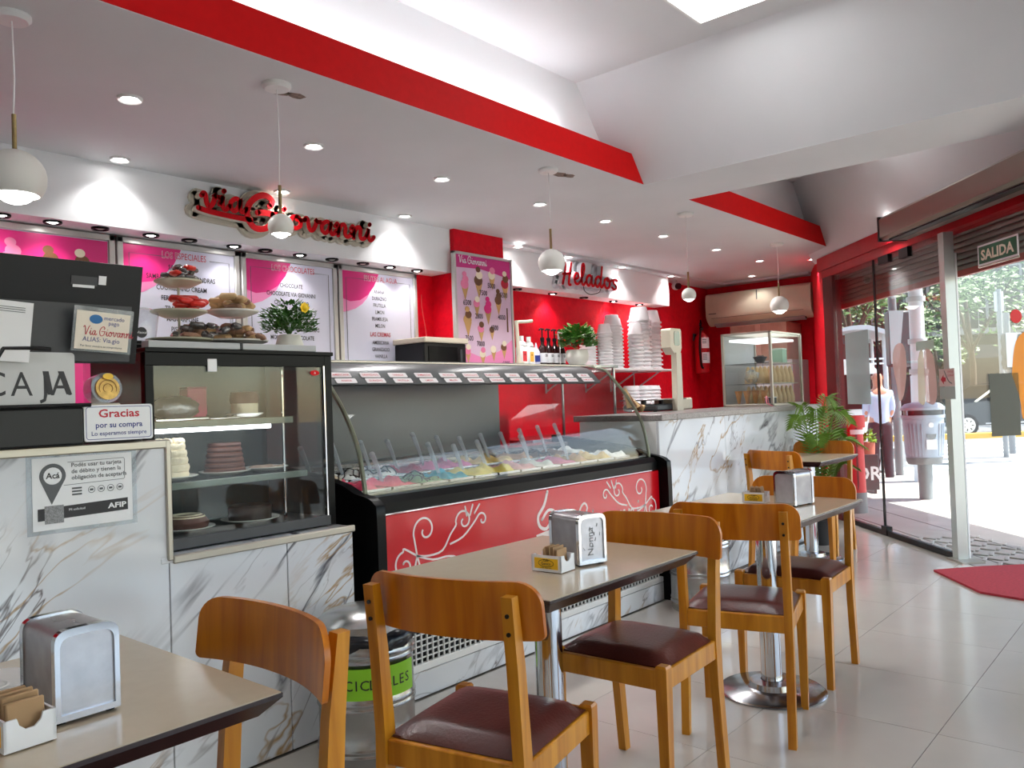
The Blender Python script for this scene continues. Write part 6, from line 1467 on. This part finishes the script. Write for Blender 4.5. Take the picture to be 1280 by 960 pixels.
# lamp post
p, e = eframe(1149, 11.6, GZ)
t = thing('lamp_post', 'thick white painted lamp post behind the street bin', 'lamp post', p, e)
LPW = mat('post_white', rgb(214, 220, 226), .6, bump=.5, bscale=30); MB().cyl((0, 0, 0), (0, 0, 1.5), .125, .115, 20).build('lower_shaft', LPW, t); MB().cyl((0, 0, 1.5), (0, 0, 5.5), .10, .085, 20).build('upper_shaft', mat('post_smooth', rgb(206, 210, 214), .5), t)
for z in (1.52, 1.95, 2.55): MB().cyl((0, 0, z), (0, 0, z + .07), .125, n=20).build('steel_band', LGREY, t)
# traffic light backs
def tlight(px, fwd, z0, label, h=.85):
    p, e = eframe(px, fwd, GZ); t = thing('traffic_light', label, 'traffic light', p, e)
    MB().cyl((.0, .12, 0), (0, .12, z0 + h + .4), .06, n=12).build('pole', MGREY, t); MB().cbox(-.17, .17, -.12, .06, z0, z0 + h, .03).build('housing', DGREY, t)
    MB().prism([(-.17, z0 + h), (.05, z0 + h), (-.05, z0 + .05), (-.17, z0 + .05)], -.13, -.12, lambda u, v, w: (u, w, v)).build('pale_plate', LGREY, t, ang=0)
    for i in range(3):
        MB().lathe([(.10, 0), (.105, .16), (.095, .16), (.09, 0)], (0, 0, 0), 14).xf(Matrix.Translation((.03, .06, z0 + h * (.2 + .3 * i))) @ Matrix.Rotation(math.radians(-90), 4, 'X')).build('visor', BLACK, t)
    MB().cbox(-.05, .05, .05, .14, z0 + h * .5, z0 + h * .6, .01).build('clamp', MGREY, t)
tlight(1124, 12.4, 1.65, 'traffic light seen from behind beside the white lamp post')
tlight(1266, 15.5, 1.60, 'traffic light beside the orange decal', .7)
p, e = eframe(1253, 16.5, RZ)
t = thing('sign_pole', 'slim grey street sign pole before the dark shop fronts', 'pole', p, e); MB().cyl((0, 0, 0), (0, 0, 3.4), .05, n=12).build('pole_shaft', MGREY, t); MB().cbox(.06, .20, -.03, .03, 1.9, 2.35, .01).build('bracket_box', LGREY, t); MB().cbox(-.09, .09, -.02, .02, 2.95, 3.35, .005).build('sign_plate', LGREY, t)
# bus shelter
p, e = eframe(1068, 17.2, RZ, -.2)
t = thing('bus_shelter', 'grey framed bus shelter seen past the red corner wall', 'bus shelter', p, e)
for x in (-.45, .62):
    for y in (0, 1.2): MB().cyl((x, y, 0), (x, y, 2.6), .05, n=10).build('shelter_post', LGREY, t)
MB().prism(smooth([(-.6, 2.6), (-.2, 2.78), (.3, 2.80), (.75, 2.62), (.75, 2.54), (.3, 2.7), (-.2, 2.7), (-.6, 2.52)], 3), -.2, 1.4, lambda u, v, w: (u, w, v)).build('shelter_roof', LGREY, t, ang=50)
MB().cbox(-.45, .6, 1.15, 1.2, .3, 2.5, .01).build('shelter_panel', mat('shelter_brown', rgb(70, 40, 36), .5, var=.3), t); MB().cbox(-.4, .55, .5, .9, .42, .48, .01).build('bench', MGREY, t)
for z in (2.0, 2.1): MB().tube([(-.45, -.02, z), (.62, -.02, z)], .02, 6).build('cross_bar', WHITE, t)
# parked white van, seen from its rear corner
p, e = eframe(1092, 13.4, RZ, .10)
t = thing('white_van', 'rear corner of a white van beside the pedestrian', 'van', p, e)
MB().prism([(-.95, .35), (.0, .35), (.20, .45), (.26, .8), (.22, 1.2), (.10, 1.75), (-.1, 1.95), (-.95, 1.95)], 0, 2.9, lambda u, v, w: (u, w, v)).build('van_body', mat('van_white', rgb(226, 228, 228), .3, coat=.5), t, ang=30)
MB().prism([(-.9, 1.15), (.10, 1.15), (.02, 1.72), (-.9, 1.72)], -.012, 0, lambda u, v, w: (u, w, v)).build('rear_window', BLACKG, t, ang=0)
for z, m in ((.92, 'tail_orange'), (.70, 'tail_red')): MB().cbox(.10, .27, -.02, .10, z, z + .2, .02).build('tail_lamp', mat(m, rgb(236, 110, 50) if 'or' in m else rgb(206, 40, 50), .3), t)
MB().cbox(-.95, .30, -.10, .05, .32, .52, .03).build('bumper', MGREY, t); MB().cbox(.24, .33, .5, .7, 1.15, 1.4, .02).build('door_mirror', BLACK, t)
for y in (.6, 2.3):
    for x in (.12, -.85): MB().cyl((x - .10, y, .32), (x + .10, y, .32), .32, n=24).build('wheel', BLACK, t)
MB().prism(rect(.5, .11), -.105, -.1, lambda u, v, w: (-.7 + u, w, .38 + v)).build('number_plate', PAPER, t, ang=0)
# dark hatchback across the road (nose to the left)
p, e = eframe(1225, 23.8, RZ, .05)
t = thing('parked_car', 'dark grey car parked across the street behind the door sheet', 'car', p, e)
CARP = mat('car_paint', rgb(48, 56, 62), .25, metal=.3, coat=.8)
body = smooth([(-1.15, .30), (-1.25, .55), (-1.12, .78), (-.55, .93), (.05, 1.0), (.9, 1.02), (2.4, 1.05), (2.75, .95), (2.8, .55), (2.7, .3)], 3)
MB().prism(body, 0, 1.65, lambda u, v, w: (u, w, v)).build('car_body', CARP, t, ang=40)
MB().prism(smooth([(-.10, .98), (.55, 1.40), (.9, 1.48), (1.7, 1.46), (2.3, 1.2), (2.55, 1.0)], 3), .12, 1.53, lambda u, v, w: (u, w, v)).build('car_cabin', BLACKG, t, ang=40)
MB().tube([(-.12, .10, .98), (.55, .14, 1.41), (.95, .16, 1.50), (1.7, .16, 1.47)], .035, 8).build('roof_pillar', mat('pillar_cream', rgb(226, 220, 196), .4), t)
MB().cbox(.25, .45, -.10, .05, .98, 1.12, .03).build('door_mirror', BLACKG, t)
for x in (-.45, 2.05):
    w_ = MB().cyl((x, -.03, .32), (x, .2, .32), .32, n=28).build('wheel', BLACK, t)
    MB().cyl((x, -.045, .32), (x, -.028, .32), .22, n=24).build('hub_cap', mat('alloy', rgb(206, 208, 210), .3, metal=.6) if 'alloy' not in MATS else MATS['alloy'], w_)
    for s_ in range(7):
        a = s_ * .8976; MB().cbox(.10, .17, -.05, -.044, -.014, .014, .002).xf(Matrix.Translation((x, 0, .32)) @ Matrix.Rotation(a, 4, 'Y')).build('hub_gap', BLACK, w_)
MB().cbox(-1.26, -1.16, .1, .4, .62, .74, .03).build('headlamp', WHITE, t); MB().cbox(.1, 2.3, -.006, .0, .33, .37, .003).build('sill_strip', LGREY, t)
# buildings across the street
BW = mat('facade_grey', rgb(44, 41, 40), .8, var=.15, vscale=.6); SH = mat('dark_shop_front', rgb(18, 19, 24), .4, var=.3, vscale=.8); WF = mat('window_frame_white', rgb(130, 126, 122), .6); CURT = mat('window_dark', rgb(52, 44, 40), .35, var=.2, vscale=2)
p, e = eframe(1290, 36, RZ, -.3)
t = thing('corner_building', 'grey apartment building with dark shop fronts across the street', 'building', p, e)
MB().box(-7, 14, .6, 8, 0, 20).build('facade', BW, t, ang=0)
MB().box(-6.8, 14, .45, .6, .05, 3.7).build('shop_front', SH, t, ang=0)
MB().box(-7.1, 14, -.5, .6, 3.75, 4.0).build('balcony_slab', WF, t, ang=0)
for i in range(8):
    x = -5.6 + i * 2.4; w_ = MB().box(x - .75, x + .75, .52, .60, 4.5, 6.9).build('window', WF, t, ang=0); MB().box(x - .64, x + .64, .50, .53, 4.6, 6.8).build('pane', CURT, w_, ang=0); MB().box(x - .04, x + .04, .485, .50, 4.6, 6.8).build('mullion', WF, w_, ang=0)
    w_ = MB().box(x - .75, x + .75, .52, .60, 8.2, 10.4).build('window', WF, t, ang=0); MB().box(x - .64, x + .64, .50, .53, 8.3, 10.3).build('pane', CURT, w_, ang=0)
k = MB()
for i in range(60): k.box(-7 + i * .35, -6.97 + i * .35, -.48, -.45, 4.0, 4.9)
k.box(-7, 14, -.5, -.44, 4.88, 4.95); k.build('balcony_railing', WF, t, ang=0)
for i in range(6):
    x = -6 + i * 2.9; MB().box(x, x + .12, .38, .46, .05, 3.7).build('shop_mullion', DGREY, t, ang=0); MB().box(x + .4, x + 2.3, .41, .45, 2.7, 3.3).build('shop_sign', mat('shop_sign_%d' % i, [rgb(120, 40, 44), rgb(70, 74, 84), rgb(60, 100, 60), rgb(150, 140, 120), rgb(90, 50, 44), rgb(60, 60, 70)][i], .5), t, ang=0)
p, e = eframe(1130, 56, RZ, -.3)
t = thing('far_building', 'pale building far down the street behind the lamp post', 'building', p, e)
MB().box(-14, 2, 0, 8, 0, 24).build('facade', mat('facade_cream', rgb(66, 58, 52), .8, var=.1), t, ang=0)
for i in range(4):
    for j in range(4):
        x = -8 + i * 2.5; w_ = MB().box(x, x + 1.2, -.06, 0, 2 + j * 3.2, 3.9 + j * 3.2).build('window', WF, t, ang=0); MB().box(x + .1, x + 1.1, -.08, -.05, 2.1 + j * 3.2, 3.8 + j * 3.2).build('pane', CURT, w_, ang=0)
MB().box(-9, 2, -.04, 0, 0, 1.7).build('ground_floor', DARK_RED, t, ang=0)
# street trees
LEAF2 = mat('street_leaf', rgb(54, 88, 18), .6, var=.35, vscale=1.5); TRK = mat('bark', rgb(84, 70, 58), .9, var=.3)
def tree(px, fwd, zc, rx, rz, label, seed, n=900, tr=.12):
    p, e = eframe(px, fwd, RZ); t = thing('street_tree', label, 'tree', p, e, 'street trees')
    MB().tube([(0, 0, 0), (.05, 0, zc * .5), (-.05, .1, zc)], [tr, tr * .8, tr * .5], 10).build('trunk', TRK, t)
    rnd = random.Random(seed)
    k = MB()
    for i in range(5): a = i * 1.3; k.tube([(0, 0, zc * .6), (rx * .35 * math.cos(a), rx * .35 * math.sin(a), zc * .85), (rx * .75 * math.cos(a), rx * .7 * math.sin(a), zc + rz * .4)], [.06, .04, .02], 6)
    k.build('branches', TRK, t)
    k = MB()
    cl = [(rnd.uniform(-.8, .8) * rx, rnd.uniform(-.8, .8) * rx, zc + rnd.uniform(-.6, .9) * rz, rnd.uniform(.3, .55) * rx) for _ in range(14)]
    for i in range(n):
        cx, cy, cz, cr_ = rnd.choice(cl); d = Vector((rnd.gauss(0, 1), rnd.gauss(0, 1), rnd.gauss(0, .8))).normalized() * cr_ * rnd.random() ** .4
        c = Vector((cx, cy, cz)) + d; a = Vector((rnd.gauss(0, 1), rnd.gauss(0, 1), rnd.gauss(0, .5))).normalized(); b = a.orthogonal().normalized(); s = rnd.uniform(.07, .14)
        k.add([c - a * s, c + b * s * .55, c + a * s, c - b * s * .55], [(0, 1, 2, 3)])
    o = k.build('foliage', LEAF2, t, ang=0); o['kind'] = 'stuff'
tree(1215, 27, 4.3, 2.0, 1.3, 'leafy street tree in front of the balcony windows', 3, 1600)
tree(1108, 30, 4.4, 1.6, 1.6, 'leafy street tree behind the traffic light', 5, 1200)
tree(1172, 33, 3.2, 1.3, 1.3, 'street tree with yellowing leaves beside the door post', 8, 900)
tree(1066, 26, 4.6, 1.6, 1.0, 'street tree above the bus shelter', 12, 900)
tree(1345, 30, 4.8, 2.0, 1.4, 'street tree at the edge of the view beyond the exit sign', 15, 900)

# ================================================================== pedestrian (light blue shirt, dark trousers, seen from behind)
def skinned(name, verts, edges, m, par, sub=2):
    me = bpy.data.meshes.new(name); me.from_pydata([v[0] for v in verts], edges, []); me.materials.append(m)
    ob = bpy.data.objects.new(name, me); COL.objects.link(ob); ob.parent = par
    sk_ = ob.modifiers.new('skin', 'SKIN'); sk_.use_smooth_shade = True
    if not me.skin_vertices: me.attributes  # layer is made by the modifier below
    bpy.context.view_layer.objects.active = ob
    if not me.skin_vertices:
        import bmesh
        bm = bmesh.new(); bm.from_mesh(me); lay = bm.verts.layers.skin.verify(); bm.verts.ensure_lookup_table()
        for i, v in enumerate(bm.verts): v[lay].radius = verts[i][1]; v[lay].use_root = (i == 0)
        bm.to_mesh(me); bm.free()
    else:
        for i, v in enumerate(verts): me.skin_vertices[0].data[i].radius = v[1]; me.skin_vertices[0].data[i].use_root = (i == 0)
    ss = ob.modifiers.new('subdivision', 'SUBSURF'); ss.levels = sub; ss.render_levels = sub
    return ob
p, e = eframe(1097, 12.3, RZ, math.radians(-8))
t = thing('person', 'bald pedestrian in a light blue shirt and dark trousers standing outside', 'person', p, e)
SKIN = mat('skin', rgb(206, 150, 124), .55); SHIRT = mat('shirt_blue', rgb(190, 208, 236), .75, bump=.2, bscale=12); TROU = mat('trousers_dark', rgb(44, 44, 52), .8); SHOE = mat('trainer_grey', rgb(176, 180, 184), .6)
# body: pelvis root, spine, neck, head, arms, legs - local x right, y away from the shop
BV = [((0, 0, .93), (.13, .10)), ((0, 0, 1.10), (.13, .10)), ((0, .0, 1.30), (.15, .11)), ((0, .0, 1.42), (.12, .09)), ((0, .01, 1.49), (.055, .055)), ((0, .02, 1.57), (.072, .085)), ((0, .025, 1.66), (.078, .092)), ((0, .02, 1.715), (.055, .065)),
      ((.155, 0, 1.40), (.05, .05)), ((.185, .0, 1.14), (.038, .038)), ((.16, .14, .98), (.032, .032)), ((.13, .22, .98), (.026, .036)),
      ((-.155, 0, 1.40), (.05, .05)), ((-.185, .02, 1.14), (.038, .038)), ((-.16, .16, 1.0), (.032, .032)), ((-.13, .24, 1.0), (.026, .036)),
      ((.09, 0, .86), (.09, .09)), ((.10, .03, .48), (.058, .062)), ((.11, -.02, .09), (.040, .045)), ((.12, .10, .035), (.038, .03)),
      ((-.09, 0, .86), (.09, .09)), ((-.11, -.02, .48), (.058, .062)), ((-.12, -.08, .09), (.040, .045)), ((-.13, .04, .035), (.038, .03))]
BE = [(0, 1), (1, 2), (2, 3), (3, 4), (4, 5), (5, 6), (6, 7), (3, 8), (8, 9), (9, 10), (10, 11), (3, 12), (12, 13), (13, 14), (14, 15), (0, 16), (16, 17), (17, 18), (18, 19), (0, 20), (20, 21), (21, 22), (22, 23)]
skinned('body', BV, BE, SKIN, t)
skinned('shirt', [((0, 0, .80), (.155, .13)), ((0, 0, 1.04), (.145, .13)), ((0, 0, 1.28), (.155, .13)), ((0, 0, 1.42), (.13, .105)), ((.155, 0, 1.40), (.068, .068)), ((.185, 0, 1.18), (.056, .056)), ((-.155, 0, 1.40), (.068, .068)), ((-.185, .02, 1.18), (.056, .056)), ((0, .005, 1.475), (.072, .07)), ((.17, .10, 1.03), (.045, .045)), ((-.17, .11, 1.05), (.045, .045))], [(0, 1), (1, 2), (2, 3), (3, 4), (4, 5), (3, 6), (6, 7), (3, 8), (5, 9), (7, 10)], SHIRT, t)
skinned('trousers', [((0, 0, .90), (.165, .14)), ((.09, 0, .84), (.105, .105)), ((.10, .03, .48), (.078, .08)), ((.11, -.02, .08), (.062, .064)), ((-.09, 0, .84), (.105, .105)), ((-.11, -.02, .48), (.078, .08)), ((-.12, -.08, .08), (.062, .064)), ((0, 0, 1.04), (.155, .135))], [(0, 1), (1, 2), (2, 3), (0, 4), (4, 5), (5, 6), (0, 7)], TROU, t)
for s, (x, y) in ((1, (.115, .03)), (-1, (-.125, -.03))):
    MB().sphere((x, y + .02, .045), .05, 14, 8).xf(Matrix.Translation((x, y, 0)) @ Matrix.Diagonal((1.05, 2.6, .95, 1)) @ Matrix.Translation((-x, -y, 0))).build('shoe', SHOE, t)
for s in (-1, 1): MB().sphere((s * .082, .015, 1.64), .022, 10, 8).xf(Matrix.Translation((s * .082, .015, 1.64)) @ Matrix.Diagonal((.5, .8, 1.4, 1)) @ Matrix.Translation((-s * .082, -.015, -1.64))).build('ear', SKIN, t)
MB().sphere((0, .125, 1.62), .018, 10, 6).build('nose', SKIN, t)
